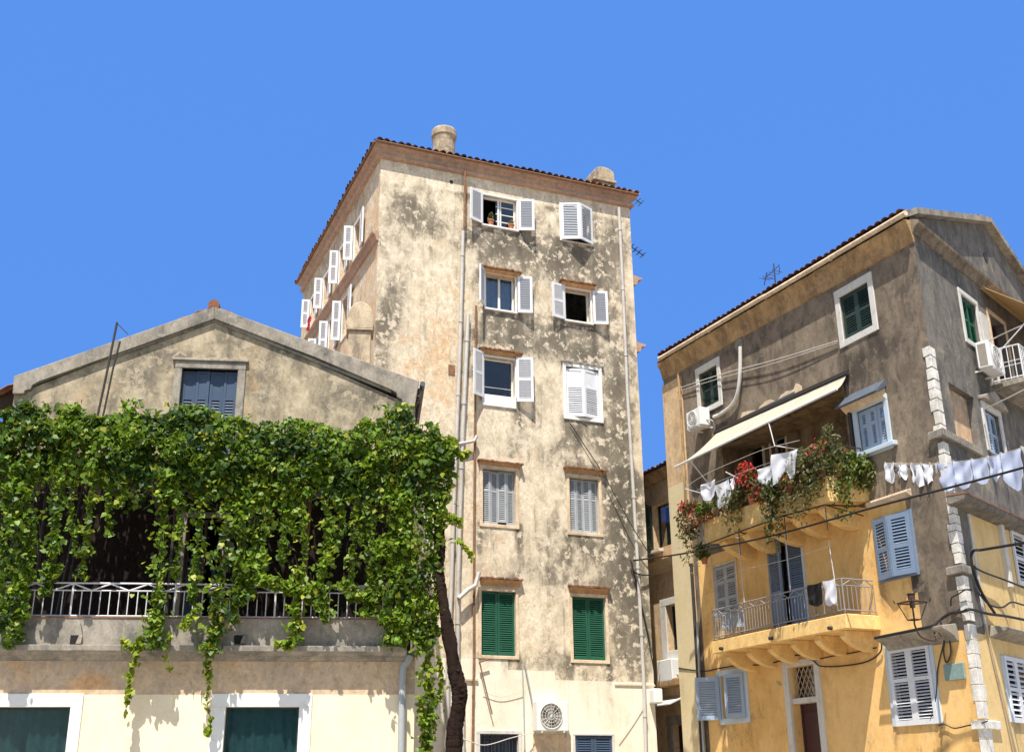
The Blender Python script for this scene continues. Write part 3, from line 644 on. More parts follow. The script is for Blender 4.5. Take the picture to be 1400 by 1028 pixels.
# bracket bar below the green shutters
mb = MB(TF); mb.tube(pxpath(TF, [(668, 901), (655, 905), (656, 908)], .12), .02); mb.tube(pxpath(TF, [(656, 906), (664, 940), (673, 976)], .1), .017); mb.build('wall_bracket', M['rust'], tower)
mb = MB(TF); mb.tube(pxpath(TF, [(717, 905), (723, 935), (729, 965), (730, 1000)], .06), .02); mb.tube(pxpath(TF, [(714, 910), (716, 960), (718, 1060)], .05), .014); mb.build('conduit', M['pipeg'], tower)
MB(TF).box(TF.uv(887, 950)[0], TF.uv(899, 950)[0], -.02, .3, TF.uv(893, 962)[1], TF.uv(893, 942)[1]).build('wall_box', M['white'], tower, bevel=.03)
# ================================================================= GABLED HOUSE
house = thing('gabled_house', 'low gabled house with stone coping, railed terrace and cream ground floor', 'house', LF.pt(0, -1.3, 0))
HU0, HU1 = -4.75, 3.86                                   # side walls
ZT, ZF = 4.10, 4.10                                      # terrace level
ZE, ZA, UA = 9.72, 11.72, -.72                           # eaves, apex
def gtop(u): return ZE + (ZA-ZE)*((u-HU0)/(UA-HU0) if u < UA else (HU1-u)/(HU1-UA))
lfh, lgh = [], []
# ground floor shop windows
for (x0, x1, sx0, sx1) in ((-10, 94, -28, 112), (307, 408, 288, 424)):
    a = LF.uv(x0, 990)[0]; b = LF.uv(x1, 990)[0]; zt = LF.uv((x0+x1)/2, 966)[1]; r = (a, b, .9, zt)
    w = window(house, LF, r, lfh, fm='shdark', recess=.09, fw=.03, pane='glass'); drape(LF, a+.01, b-.01, -.185, .9, zt, .018, M['curtgreen'], w)
    wl = a-LF.uv(sx0, 990)[0]; mb = MB(LF); zt2 = LF.uv((x0+x1)/2, 948)[1]
    mb.box(a-wl, a, -.02, .03, .7, zt); mb.box(b, b+wl*.92, -.02, .03, .7, zt); mb.box(a-wl, b+wl*.92, -.02, .033, zt, zt2); mb.build('surround', M['white'], w, bevel=.006)
    MB(LF).box(a-wl-.05, b+wl+.05, -.02, .1, .62, .7).build('sill', M['white'], w, bevel=.01)
lf_blobs = [(40,920,80,25,.3,1),(130,935,30,10,.5,1),(60,905,140,12,.5,0),(150,930,40,25,.5,0),(330,910,30,20,.3,1),(450,930,40,20,.25,0),(225,900,300,5,.5,0),(590,910,10,30,.4,1)]
mb = MB(LF); wall(mb, HU0, HU1, 0, 3.96, lfh, .12, wearfn(LF, lf_blobs, lambda u, z: 1. if z < 3.27 else 0.), depth=.28)  # tan band above the cream: peeling plaster with the cornice's shadow painted in
LR = Face(np.array(LF.pt(HU1, 0, 0)), 7.3+90); LL = Face(np.array(LF.pt(HU0, 0, 0)), 7.3-90); LB = Face(np.array(LR.pt(11, 0, 0)), 7.3+180)
mb.fc = LR; wall(mb, 0, 2.6, 0, 3.96, (), .5, lambda u, z: (.1, 0, 1. if z < 3.2 else 0)); mb.fc = LL; wall(mb, -2.6, 0, 0, 3.96, (), .5)
mb.build('lower_wall', M['houselow'], house, recalc=False)
# gable window with folding navy leaves
r = LG.quad((248, 505), (324, 505), (321, 590), (243, 590)); r = (r[0], r[1], 8.55, r[3])
w = window(house, LG, r, lgh, fm='shnavy', pane=None, recess=.2, fw=.03)
mb = MB(LG); mb.box(r[0]-.16, r[0], -.02, .045, 8.5, r[3]); mb.box(r[1], r[1]+.17, -.02, .045, 8.5, r[3]); mb.box(r[0]-.16, r[1]+.17, -.02, .048, r[3], r[3]+.17)
mb.box(r[0]-.22, r[1]+.22, -.02, .085, r[3]+.17, r[3]+.23); mb.build('surround', M['stone'], w, bevel=.012)
q = (r[1]-r[0])/4
for k in range(4): shutter(w, LG, M['shnavy'], r[0]+.004+q*k, -.12+(.012 if k % 2 else 0), r[2]+.01, r[3]-.02, q-.008, 1, 3 if k % 2 else -3, stile=.06, rails=(.42, .66), solid=(2,), pitch=.06)
# terrace door
r = LG.quad((252, 708), (303, 708), (300, 845), (248, 845)); r = (r[0], r[1], ZT+.02, r[3]); w = window(house, LG, r, lgh, fm='doorb', pane='darkglass', recess=.15, mull=1, name='terrace_door')
surround(w, LG, r, .12, M['stone'], .04, sill=False)
lg_blobs = [(290,460,60,18,.1,0),(200,520,60,14,.35,0),(160,500,120,14,.25,0),(400,500,40,25,.35,0),(380,480,40,20,.3,0),(520,545,40,20,.5,0),(470,540,60,20,.3,0),
  (260,488,60,5,.5,0),(100,540,60,20,.2,1),(345,520,16,40,.4,1),(440,540,60,20,.2,1),(330,470,30,12,.35,0),(45,550,20,14,.3,0),(540,530,20,20,.2,1),(120,500,60,14,-.3,0),(60,530,40,10,-.2,0)]
mb = MB(LG); wall(mb, HU0, HU1, 8.35, ZA+.02, lgh, .12, with_drips(wearfn(LG, lg_blobs), lgh, .4), top=gtop, brk=(UA,), depth=.3)
mb.fc = LR; wall(mb, 2.6, 11, 0, ZE, (), .5, lambda u, z: (.2, 0, 0)); mb.fc = LL; wall(mb, -11, -2.6, 0, ZE, (), .5, lambda u, z: (.2, 0, 0)); mb.fc = LB
wall(mb, 0, HU1-HU0, 0, ZA, (), .5, None, top=lambda u: gtop(HU1-u), brk=(HU1-UA,)); mb.build('gable_wall', M['house'], house, recalc=False)
mb = MB(LG); wall(mb, HU0, HU1, ZT, 8.35, lgh, .25, None, depth=.3); mb.build('terrace_wall', M['terrace'], house, recalc=False)  # wall behind the vine, its canopy shade painted in
# rake coping with kneelers
def px2(face, pts, off=0): return [face.uv(x, y, off) for x, y in pts]
mb = MB(LG); mb.prism_uz(px2(LG, [(19,514),(293,419),(293,436),(150,487),(52,522),(44,527),(42,532),(34,534),(33,538),(17,538)], .1), -.25, .10)
mb.prism_uz(px2(LG, [(293,419),(573,521),(567,556),(551,553),(549,546),(543,543),(542,537),(535,533),(430,488),(293,436)], .1), -.25, .101); mb.build('gable_coping', M['stone'], house, bevel=.012)
mb = MB(LG); mb.prism_uz(px2(LG, [(150,487),(293,436),(293,440),(150,491)], .04), -.02, .05); mb.prism_uz(px2(LG, [(293,436),(535,533),(535,537),(293,440)], .04), -.02, .05); mb.build('coping_moulding', M['stone'], house)
# roof: two tiled slopes, eaves running back from the gable
aL = math.atan2(ZA-ZE, UA-HU0); aR = math.atan2(ZA-ZE, HU1-UA)
mb = MB(LG); ov = .5; up = np.array([0, 0, 1.]); d_ = LG.d; b_ = -LG.n
A = np.array(LG.pt(HU0-ov, .06, ZE-ov*math.tan(aL)+.22)); tiles(mb, A, b_, d_*math.cos(aL)+up*math.sin(aL), 8.6, (UA-HU0+ov)/math.cos(aL), pitch=.22)
A = np.array(LG.pt(HU1+ov*.16, .06, ZE-ov*.16*math.tan(aR)+.22)); tiles(mb, A, b_, -d_*math.cos(aR)+up*math.sin(aR), 8.6, (HU1-UA+ov*.16)/math.cos(aR), pitch=.22)
rf = mb.build('roof', M['tilered'], house, smooth=True, recalc=False)
mb = MB(LG); mb.prism_uz([(HU0-ov, ZE-ov*math.tan(aL)+.02), (UA, ZA+.0), (UA, ZA+.2), (HU0-ov, ZE-ov*math.tan(aL)+.2)], -8.4, -.26)
mb.prism_uz([(UA, ZA), (HU1+ov*.16, ZE-ov*.16*math.tan(aR)+.02), (HU1+ov*.16, ZE-ov*.16*math.tan(aR)+.2), (UA, ZA+.2)], -8.4, -.261); mb.build('roof_deck', M['deck'], rf)
mb = MB(LG); zz = ZA+.26
for k in range(22): mb.tube([(UA, .1-.4*k, zz+.02*(k % 2)), (UA, .1-.4*k-.42, zz+.01)], [.13, .115], 10)
mb.build('ridge_tiles', M['tilered'], rf, smooth=True)
mb = MB(LG); mb.box(UA-.10, UA+.08, -.08, .04, ZA+.28, ZA+.35); mb.build('ridge_cap', M['tile'], rf, bevel=.03)
# domed chimney
uc = LG.uv(492, 460, -1.2)[0]; zc = LG.uv(492, 458, -1.2)[1]; zt_ = LG.uv(492, 419, -1.2)[1]; z0 = gtop(uc)-.1
mb = MB(LG); hw = .27
mb.box(uc-hw, uc+hw, -1.2-hw, -1.2+hw, z0, zc); mb.box(uc-hw-.05, uc+hw+.05, -1.25-hw, -1.15+hw, zc, zc+.05)
ar = [(uc-hw-.04, zc+.05), (uc-hw-.06, zc+.2)] + [(uc-(hw+.05)*math.cos(a), zc+.26+(zt_-zc-.26)*math.sin(a)) for a in np.linspace(0, math.pi, 11)] + [(uc+hw+.06, zc+.2), (uc+hw+.04, zc+.05)]
mb.prism_uz(ar, -1.23-hw, -1.17+hw); mb.build('chimney', M['chim'], rf, bevel=.02)
# gutter end at the right eave
mb = MB(LG); zg = LG.uv(573, 527)[1]; mb.tube([(HU1+.15, .13, zg), (HU1+.15, -8, zg)], .06, 10); mb.build('gutter', M['slate'], house)
mb = MB(LG); mb.prism_uz([(HU1, zg-.08), (HU1+.16, zg-.05), (HU1+.08, zg-.3), (HU1+.01, zg-.5)], -.3, .0); mb.build('eave_bracket', M['iron'], house)
# terrace slab cornice, parapet and railing
UE = LF.uv(556, 900, .3)[0]
mb = MB(LF); pr = [(-.02, 3.88), (.05, 3.89), (.10, 3.95), (.20, 3.97), (.24, 4.02), (.29, 4.03), (.30, 4.13), (-.02, 4.14)]
mb.prism_oz(pr, HU0-.2, UE); mb.build('terrace_cornice', M['stone'], house, bevel=.006)
MB(LF).box(HU0, HU1, -2.6, -.03, 3.94, 4.09).build('terrace_floor', M['stone'], house)
zp = LF.uv(300, 846, .05)[1]; mb = MB(LF)
mb.c = {}; wall(mb, HU0, HU1-.3, 4.13, zp, (), .1, wearfn(LF, [(40,860,40,20,.3,0),(360,870,40,14,-.4,0),(480,870,50,14,-.5,0),(265,865,16,8,.8,1),(345,865,10,8,.4,1),(510,850,30,4,.6,1),(150,880,200,3,.4,0)]))
q = mb.build('parapet', M['stone'], house, recalc=False); q.location = tuple(Vector(q.location) + Vector(tuple(LF.n*.10)))
MB(LF).box(HU0, HU1-.3, -.08, .095, 4.13, zp-.002).build('parapet_core', M['stone'], house)
MB(LF).box(HU0, HU1-.28, -.1, .115, zp, zp+.025).build('parapet_cap', M['rust'], house)
for x in (104, 328):
    r = LF.rect(x-8, x+8, 868, 880, .1); mb = MB(LF); mb.box(r[0], r[1], .09, .108, r[2], r[3]); mb.build('weep_hole', M['black'], house)
    MB(LF).hexa([(r[1]-.09, .1, r[2]+.02), (r[1], .1, r[2]+.02), (r[1], .16, r[2]+.0), (r[1]-.09, .16, r[2]+.0), (r[1]-.05, .1, r[3]), (r[1]+.01, .1, r[3]), (r[1]+.01, .15, r[3]-.02), (r[1]-.05, .15, r[3]-.02)]).build('weep_spout', M['stone'], house)
zr1 = LF.uv(200, 798)[1]; zr2 = LF.uv(200, 808)[1]; z0 = zp+.045; mb = MB(LF); o = .02; ua, ub = HU0+.05, HU1-.3
mb.tube([(ua, o, zr1), (ub, o, zr1)], .016, 6); mb.tube([(ua, o, zr2), (ub, o, zr2)], .013, 6); mb.tube([(ua, o, z0), (ub, o, z0)], .015, 6)
n = int((ub-ua)/.165)
for k in range(n+1):
    u = ua+(ub-ua)*k/n; big = k % 11 == 3
    mb.tube([(u, o, z0-.04 if big else z0), (u, o, zr1 if big else zr2)], .019 if big else .0105, 6)
for k in range(0, n-3, 4):
    u = ua+(ub-ua)*k/n; u2 = ua+(ub-ua)*(k+4)/n; mb.tube([(u, o, zr2), ((u+u2)/2, o, zr1-.01), (u2, o, zr2)], .015, 6)
mb.build('railing', M['railwhite'], house)
# downpipe of the terrace
mb = MB(LF); mb.tube(pxpath(LF, [(560, 896), (557, 905), (551, 912), (550, 940), (549, 1000), (547, 1120)], .12), .065, 10); mb.build('rain_pipe', M['pipeg'], house, smooth=True)
# iron poles leaning on the gable
pole = thing('leaning_pole', 'pair of thin rusty iron poles rising past the left gable slope', 'pole', LF.pt(-2.6, -1.6, 4.1))
A = [LF.uv(x, y, -1.6) for x, y in ((160, 441), (147, 505), (134, 566))]; P_ = [(u, -1.6, z) for u, z in A]; k = (P_[-1][0]-P_[0][0])/(P_[-1][2]-P_[0][2])
P_.append((P_[-1][0]+k*(4.15-P_[-1][2]), -1.6, 4.12))
MB(LF).tube(P_, .026, 8).build('pole', M['iron'], pole)
MB(LF).tube([(u+.10, o-.03, min(z, LF.uv(163, 466, -1.6)[1])) for u, o, z in P_], .022, 8).build('pole', M['iron'], pole)
a = LF.uv(160, 442, -1.6); b = LF.uv(175, 457, -1.6); MB(LF).tube([(a[0], -1.6, a[1]), (b[0], -1.6, b[1])], .010, 6).build('stay', M['iron'], pole)
# ================================================================= PERGOLA + GRAPE VINE
perg = thing('pergola', 'rusty pole and wire frame on the terrace carrying the vine canopy', 'pergola', LF.pt(0, -.6, 4.1))
ZP = 7.55
for x, m in ((424, 'rust'), (60, 'iron'), (240, 'iron')):
    a = LF.uv(x, 690, -.25)[0]; b = LF.uv(x-8, 800, -.25)[0]
    MB(LF).tube([(a, -.25, ZP), (b, -.25, 4.1)], .032, 8).build('post', M[m], perg)
for o_ in (-.25, -1.3, -2.45): MB(LF).tube([(HU0+.1, o_, ZP), (HU1+.2, o_, ZP)], .022, 6).build('beam', M['iron'], perg)
for k in range(7):
    u = HU0+.4+k*1.35; MB(LF).tube([(u, .3, ZP+.04), (u, -2.5, ZP+.04)], .018, 6).build('rafter', M['iron'], perg)
vine = thing('grape_vine', 'lush green grape vine with a thick dark trunk, draped in leafy curtains over the terrace', 'vine', LF.pt(4.5, .65, 0))
def V2(x, y, off): u, z = LF.uv(x, y, off); return np.array([u, off, z])
# trunk
tp = [V2(603, 700, .2), V2(600, 775, .5), V2(604, 812, .62), V2(614, 870, .68), V2(624, 925, .7), V2(629, 950, .7), V2(622, 990, .68), V2(619, 1028, .66)]
tp.append(np.array([tp[-1][0]-.15, .66, 1.0])); tp.append(np.array([tp[-1][0]+.05, .66, -.05]))
pp = path3(tp, 26, .004)
def bark(mb, pp, r0, r1, seg=12):
    n = len(pp); mb.tube(pp, [(r0+(r1-r0)*i/n)*(1+.05*math.sin(i*.11)) for i in range(n)], seg)
mb = MB(LF); bark(mb, pp, .09, .155, 22); tr = mb.build('trunk', M['bark'], vine, smooth=True)
bpt = tr.data
for v in bpt.vertices:
    p = v.co; k = mnoise.noise(Vector((p.x*8, p.y*8, p.z*1.6)))*.045 + mnoise.noise(Vector((p.x*26, p.y*26, p.z*3.5)))*.022; v.co += v.normal*k
for pts in ([V2(602, 730, .3), V2(560, 640, .0), V2(420, 610, -.3), V2(250, 600, -.3), V2(60, 600, -.4), V2(-20, 600, -.4)], [V2(600, 740, .2), V2(540, 690, -.6), V2(400, 650, -1.2), V2(200, 640, -1.4)]):
    mb = MB(LF); bark(mb, path3(pts, 8, .02), .055, .025, 8); mb.build('branch', M['bark'], vine, smooth=True)
# leaves: clump-noise drives density and the light / dark clumps
def shade_noise(P, sc): return np.array([mnoise.noise(Vector((p[0]*sc, p[1]*sc, p[2]*sc))) for p in P])
def emit(name, L, out, size=(.055, .128), light=0., m='vine', mul=1.):
    """L: local (u,o,z); out: outward bias of the blade normals"""
    L = np.array(L); n = len(L); nrm = np.array([LF.d*rng.normal(0, .6) + LF.n*(.4+rng.normal(0, .5))*out + np.array([0, 0, .5+rng.normal(0, .45)]) for _ in range(n)])
    W = np.array([LF.pt(*p) for p in L]); cl = shade_noise(L, 1.6)
    t0 = np.clip(.33 + cl*.75 + rng.normal(0, .25, n) + light, 0, 1); t1 = np.clip((rng.random(n) < .10+.25*max(0, light))*rng.random(n)*.9 + max(0, light-.2)*.5, 0, 1)
    return leaves(name, M[m], W, nrm, rng.uniform(size[0], size[1], n)*mul, np.stack([t0, t1], 1), vine)
top = [(-40,565),(0,562),(20,552),(40,548),(58,556),(68,575),(85,566),(96,552),(110,560),(130,572),(160,562),(178,549),(190,560),(205,572),(225,562),(245,556),(275,556),(300,562),(325,572),(350,578),(400,570),(430,574),(452,580),(475,588),(495,576),(515,574),(530,562),(545,555),(562,562),(572,585),(582,592),(592,580),(602,592),(612,602),(622,606)]
bot = [(-40,690),(0,680),(30,665),(60,645),(85,622),(110,618),(125,660),(140,640),(160,668),(185,690),(210,664),(245,668),(270,690),(300,672),(330,690),(400,690),(430,670),(480,680),(540,700),(580,700),(622,640)]
tx, ty = np.array(top, float).T; bx_, by_ = np.array(bot, float).T
L = []
while len(L) < 15500:
    x = rng.uniform(-40, 620); yt = np.interp(x, tx, ty) + 4; yb = np.interp(x, bx_, by_) + rng.normal(0, 10)
    q = rng.random()**1.05; y = yt + (yb-yt)*q; o = .35 - abs(rng.normal(0, .38)) + .25*math.sin(q*3)
    if x > 575: o += .2
    P = V2(x, y, o); 
    k = mnoise.noise(Vector((P[0]*2.3, P[1]*2.3, P[2]*2.3))); k2 = mnoise.noise(Vector((P[0]*5.2+9, P[1]*5.2, P[2]*5.2)))
    if k + .55*k2 < -.22 - .2*(q < .4): continue
    P[1] += .28*max(0, k+.4*k2)
    L.append(P)
fol = emit('foliage', L, 1.)
L = []
for _ in range(1500):
    x = rng.uniform(-40, 600); yt = np.interp(x, tx, ty) + 14; yb = np.interp(x, bx_, by_) - 50; L.append(V2(x, yt + (yb-yt)*rng.random(), -.25-rng.random()*.45))
emit('inner_foliage', L, 1., mul=1.25)
# sprigs that break the top outline
for (x, y0, y1, wdt, n) in ((40,575,546,7,46),(62,580,552,6,26),(97,580,550,14,70),(178,575,546,10,50),(262,575,553,18,60),(498,590,572,8,26),(546,575,552,16,80),(590,600,578,9,34),(610,616,598,9,26),(330,585,566,9,24),(205,585,560,8,24),(130,585,566,9,20)):
    L = [V2(x + rng.normal(0, wdt*(.35+.65*t)) , y0+(y1-y0)*t, .25+rng.normal(0, .08)) for t in rng.random(int(n*1.7))]
    emit('sprig', L, .8, light=.22)
# canopy over the terrace
L = [np.array([rng.uniform(HU0-.1, HU1+.3), rng.uniform(-2.5, -.1), ZP+.12+abs(rng.normal(0, .16))]) for _ in range(7000)]
emit('canopy', L, .15, mul=1.25)
# hanging shoots: (x,y) path, half width px, leaves, lightness
shoots = [([(22,640),(24,720),(20,800),(14,885)],19,430,.05),([(8,660),(4,760),(2,860)],16,260,0),([(70,600),(74,680),(72,760),(62,812)],15,260,.03),([(128,630),(126,680),(118,740),(112,790)],11,170,.12),([(100,600),(92,640),(80,690)],13,120,0),
 ([(45,700),(40,780),(30,850)],12,140,.08),([(60,770),(72,785),(84,775)],8,40,.25),([(165,640),(168,680),(160,690)],10,60,.1),([(222,640),(224,720),(218,800),(214,850),(212,884)],18,420,.10),([(212,850),(190,880),(183,885)],9,60,.3),([(232,870),(228,890),(233,920)],5,16,.5),([(190,880),(184,905),(176,930),(178,950)],6,50,.5),([(172,880),(166,878)],5,10,.5),
 ([(175,955),(171,975)],3,10,.5),([(270,640),(272,720),(266,790),(262,822)],12,200,.1),([(312,640),(310,720),(300,800),(296,850),(288,890)],21,460,.12),([(289,880),(284,910),(286,930)],8,52,.45),([(286,935),(283,960),(288,985),(284,1000)],4,26,.5),([(270,830),(258,850),(250,856)],9,40,.35),
 ([(345,650),(348,740),(340,820)],18,300,.05),([(332,700),(326,790),(318,850)],14,220,.1),([(385,640),(388,700),(386,770)],12,170,.08),([(365,640),(368,680),(372,725)],9,80,.1),([(350,790),(372,800),(400,800)],15,170,.15),([(405,780),(404,830),(404,870),(392,884)],14,210,.2),([(385,880),(376,884)],6,14,.5),
 ([(452,650),(448,700),(450,770)],13,190,.15),([(470,670),(462,730),(440,780),(446,850)],16,300,.12),([(440,800),(425,815),(450,840)],16,170,.18),([(500,690),(494,740)],13,120,.05),([(520,740),(512,790),(500,840)],16,240,.15),([(530,650),(535,740),(530,830),(538,880)],22,520,.05),([(555,680),(560,780),(552,880)],20,470,.1),
 ([(578,640),(586,720),(582,800),(574,850),(576,885)],20,420,.1),([(596,640),(604,690),(598,740),(588,780)],16,260,.2),([(612,600),(622,612),(632,628)],9,60,.3),([(605,640),(612,660),(606,690)],11,70,.25),([(600,700),(620,710),(630,715)],9,50,.4),([(625,740),(640,752),(645,765)],5,16,.5),([(640,620),(630,622)],5,14,.4),([(590,820),(584,900),(588,960),(584,1000),(580,1040)],15,420,.18),([(600,900),(604,930),(596,960)],7,40,.3),([(575,960),(582,990),(578,1020)],8,60,.3)]
extra = [([(150,650),(148,690),(150,730)],8,60,.1),([(36,650),(38,730),(34,800)],10,140,.1),([(240,655),(246,720),(240,790)],9,110,.1),([(100,640),(98,700),(104,760)],8,80,.1),([(325,680),(330,740),(334,800)],13,150,.12),([(360,660),(362,720),(358,780)],10,110,.12),
 ([(400,660),(400,700),(402,735)],9,90,.12),([(412,690),(416,740),(414,790)],9,90,.15),([(486,680),(482,760),(478,820)],12,150,.15),([(506,690),(508,760),(504,830)],11,130,.15),([(545,660),(548,740),(544,850)],16,300,.1),
 ([(372,790),(392,806),(420,812)],12,130,.2),([(470,800),(490,815),(515,825)],13,150,.2),([(90,560),(92,600),(90,630)],14,90,.2),([(565,600),(590,640),(600,680)],20,260,.1),([(566,740),(572,800),(566,870)],16,260,.15),([(594,760),(596,830),(590,880)],10,150,.25)]
for (pts, wd_, n, li) in shoots + extra:
    n = int(n*1.75); li += .15; off = .42 if pts[0][0] < 560 else .55
    base = [V2(x, y, off + .05*math.sin(i*2.1+x)) for i, (x, y) in enumerate(pts)]; pp = path3(base, 12); L = []
    for _ in range(n):
        i = rng.random()*(len(pp)-1); a = np.array(pp[int(i)]); b = np.array(pp[min(int(i)+1, len(pp)-1)]); p = a+(b-a)*(i % 1); tq = i/len(pp)
        wv = (.65+.5*math.sin(i*.9+pts[0][0]))*(1-.45*tq)*wd_*.0132
        L.append(p + np.array([rng.normal(0, wv*.62), rng.normal(0, wv*.5), rng.normal(0, .04)]))
    s_ = emit('hanging_shoot', L, 1., light=li)
    MB(LF).tube(pp, .007, 5).build('stem', M['stem'], s_)
# loose tendrils of stem seen against the dark
# ================================================================= CORNER HOUSE
corner = thing('corner_house', 'ochre and brown corner house with pale quoins, two balconies and a gable end', 'house', RL.pt(-2, -2, 0))
LEN = 10.2; WID = 9.9; ZC = 13.15
rlh, rrh = [], []
def RLQ(*q): return RL.quad(*q)
# ---- alley side windows
def shut2(w, F_, r, m, o, ang=0, **k):
    h = (r[1]-r[0])/2/math.cos(R_(ang))-.003
    for s_, u_ in ((1, r[0]+.003), (-1, r[1]-.003)): shutter(w, F_, M[m], u_, o, r[2]+.015, r[3]-.015, h, s_, ang, **k)
r = RLQ((1147,404),(1187,389),(1194,447),(1155,463)); w = window(corner, RL, r, rlh, fm='shdark', pane=None, recess=.12, fw=.03); surround(w, RL, r, .16, M['whitegrey'], .03, wt=.2); shut2(w, RL, r, 'shdark', -.06, rails=(.5,))
r = RLQ((955,512),(979,500),(985,548),(960,560)); w = window(corner, RL, r, rlh, fm='shdark', pane=None, recess=.14, fw=.03); surround(w, RL, r, .15, M['whitegrey'], .03, wt=.2); shut2(w, RL, r, 'shdark', -.1, rails=(.5,))
# blue window with lead hood
r = RLQ((1170,563),(1208,549),(1215,606),(1179,620)); w = window(corner, RL, r, rlh, fm='frblue', pane=None, recess=.12, fw=.03); surround(w, RL, r, .13, M['frblue'], .03); sill(w, RL, r, M['frblue'], .26, .12, .10)
q = (r[1]-r[0])/3
for k in range(3): shutter(w, RL, M['shblue'], r[0]+.004+q*k, -.07+(.01 if k == 1 else 0), r[2]+.015, r[3]-.015, q-.006, 1, 0, stile=.09, rails=(.62,), pitch=.05)
hz = RL.uv(1185, 535, .1)[1]; MB(RL).prism_oz([(-.01, hz-.02), (.30, hz-.20), (.31, hz-.16), (.02, hz+.13), (-.01, hz+.13)], r[0]-.35, r[1]+.15).build('hood', M['slate'], w)
MB(RL).prism_oz([(-.01, hz-.30), (.05, hz-.28), (.2, hz-.16), (-.01, hz-.04)], r[0]-.3, r[1]+.1).build('cove', M['peach'], w)
# blue-grey louvred pair on the yellow wall, standing slightly proud
r = RL.quad((1187,712),(1240,700),(1246,783),(1196,795), off=.1); r = (r[0]+.12, r[1]+.02, r[2], r[3]); w = window(corner, RL, r, rlh, fm='shbg', pane='darkglass'); 
h = (r[1]-r[0])/2/math.cos(R_(12))+.02
for s_, u_ in ((1, r[0]-.03), (-1, r[1]+.03)): shutter(w, RL, M['shbg'], u_, .05, r[2], r[3], h, s_, 12, rails=(.47,), stile=.1, pitch=.06, cover=.78)
mb = MB(RL); frame_boxes(mb, (r[0]-.06, r[1]+.06, r[2]-.04, r[3]+.04), -.02, .045, .07); mb.build('surround', M['shbg'], w)
# big pale louvres at street level under a stone hood
r = RL.quad((1212,888),(1268,877),(1283,988),(1226,993), off=.03); w = window(corner, RL, r, rlh, fm='frblue', pane='black', recess=.1); surround(w, RL, r, .10, M['frblue'], .03, sill=False, wt=.09)
h = (r[1]-r[0])/2-.003
for s_, u_ in ((1, r[0]+.003), (-1, r[1]-.003)): shutter(w, RL, M['shwhite'], u_, .02, r[2], r[3]-.02, h, s_, 0, rails=(.58,), stile=.085, pitch=.058, cover=.55)
ha = RL.uv(1200, 880, .3)[0]; hb = RL.uv(1292, 850, .3)[0]; hz = RL.uv(1245, 866, .3)[1]
MB(RL).prism_oz([(-.01, hz-.25), (.06, hz-.22), (.12, hz-.14), (.26, hz-.06), (.36, hz-.02), (.37, hz+.05), (-.01, hz+.1)], ha, hb).build('hood', M['stone'], w, bevel=.01)
# balcony door and window on the yellow storey
r = RLQ((1050,742),(1093,733),(1106,850),(1062,862)); r = (r[0], r[1], 5.06, r[3]); w = window(corner, RL, r, rlh, fm='shbg', pane='darkglass', recess=.14, name='balcony_door')
h = (r[1]-r[0])/2
shutter(w, RL, M['shbg'], r[0]-.01, .05, r[2]+.03, r[3]-.02, h, 1, 10, rails=(.42,), solid=(0,), stile=.08); shutter(w, RL, M['shbg'], r[1]-.01, -.08, r[2]+.03, r[3]-.02, h, -1, 4, rails=(.42,), solid=(0,), stile=.08)
surround(w, RL, r, .07, M['frblue'], .03, sill=False)
r = RLQ((976,775),(1005,768),(1010,836),(980,846)); w = window(corner, RL, r, rlh, fm='shgrey', pane=None, recess=.1); surround(w, RL, r, .07, M['peach'], .02); shut2(w, RL, r, 'shgrey', -.03, rails=(.33, .66), stile=.08)
# street door with diamond lattice light
r = RL.quad((1080,912),(1113,907),(1127,1040),(1087,1040)); r = (r[0], r[1], .15, r[3]); w = window(corner, RL, r, rlh, fm='doorb', pane=None, recess=.24, fw=.04, name='street_door')
ztr = RL.uv(1098, 956)[1]; mb = MB(RL); mb.box(r[0]+.02, r[1]-.02, -.34, -.28, r[2], ztr-.06); mb.build('door_leaf', M['doorb'], w)
mb = MB(RL)
for (a, b) in ((.15, .9), (1.05, ztr-.25)): mb.box(r[0]+.12, r[1]-.12, -.285, -.262, a, b)
mb.build('door_panel', M['doorb'], w, bevel=.01)
MB(RL).box(r[0], r[1], -.3, -.02, ztr-.07, ztr+.05).build('transom', M['whitegrey'], w, bevel=.008)
mb = MB(RL); L_ = r[1]-r[0]; H_ = r[3]-ztr-.05; nn = 6
for s_ in (1, -1):
    for k in range(-nn, nn*2):
        a = np.array([r[0] + L_*k/nn, ztr+.05]); b = a + np.array([H_*.62*1, H_])
        if s_ < 0: a[0], b[0] = r[0]+r[1]-a[0], r[0]+r[1]-b[0]
        # clip to the opening
        pts = [a+(b-a)*t for t in np.linspace(0, 1, 25)]; pts = [p for p in pts if r[0] < p[0] < r[1]]
        if len(pts) > 2: mb.tube([(pts[0][0], -.12+.012*s_, pts[0][1]), (pts[-1][0], -.12+.012*s_, pts[-1][1])], .011, 4)
mb.build('lattice', M['lattice'], w); MB(RL).box(r[0], r[1], -.3, -.29, ztr, r[3]).build('pane', M['darkglass'], w)
surround(w, RL, r, .18, M['whitegrey'], .05, sill=False, wt=.14)
# small window bottom left with one leaf open
r = RL.quad((985,925),(1016,919),(1022,978),(990,983)); w = window(corner, RL, r, rlh, fm='frblue', pane='darkglass', recess=.1); surround(w, RL, r, .14, M['frblue'], .03)
h = (r[1]-r[0])/2+.02
shutter(w, RL, M['shblue'], r[0]-.03, .05, r[2]-.02, r[3], h+.1, 1, 140, rails=(), stile=.09); shutter(w, RL, M['shblue'], r[1]+.02, .05, r[2]-.02, r[3], h+.1, -1, 14, rails=(), stile=.09)
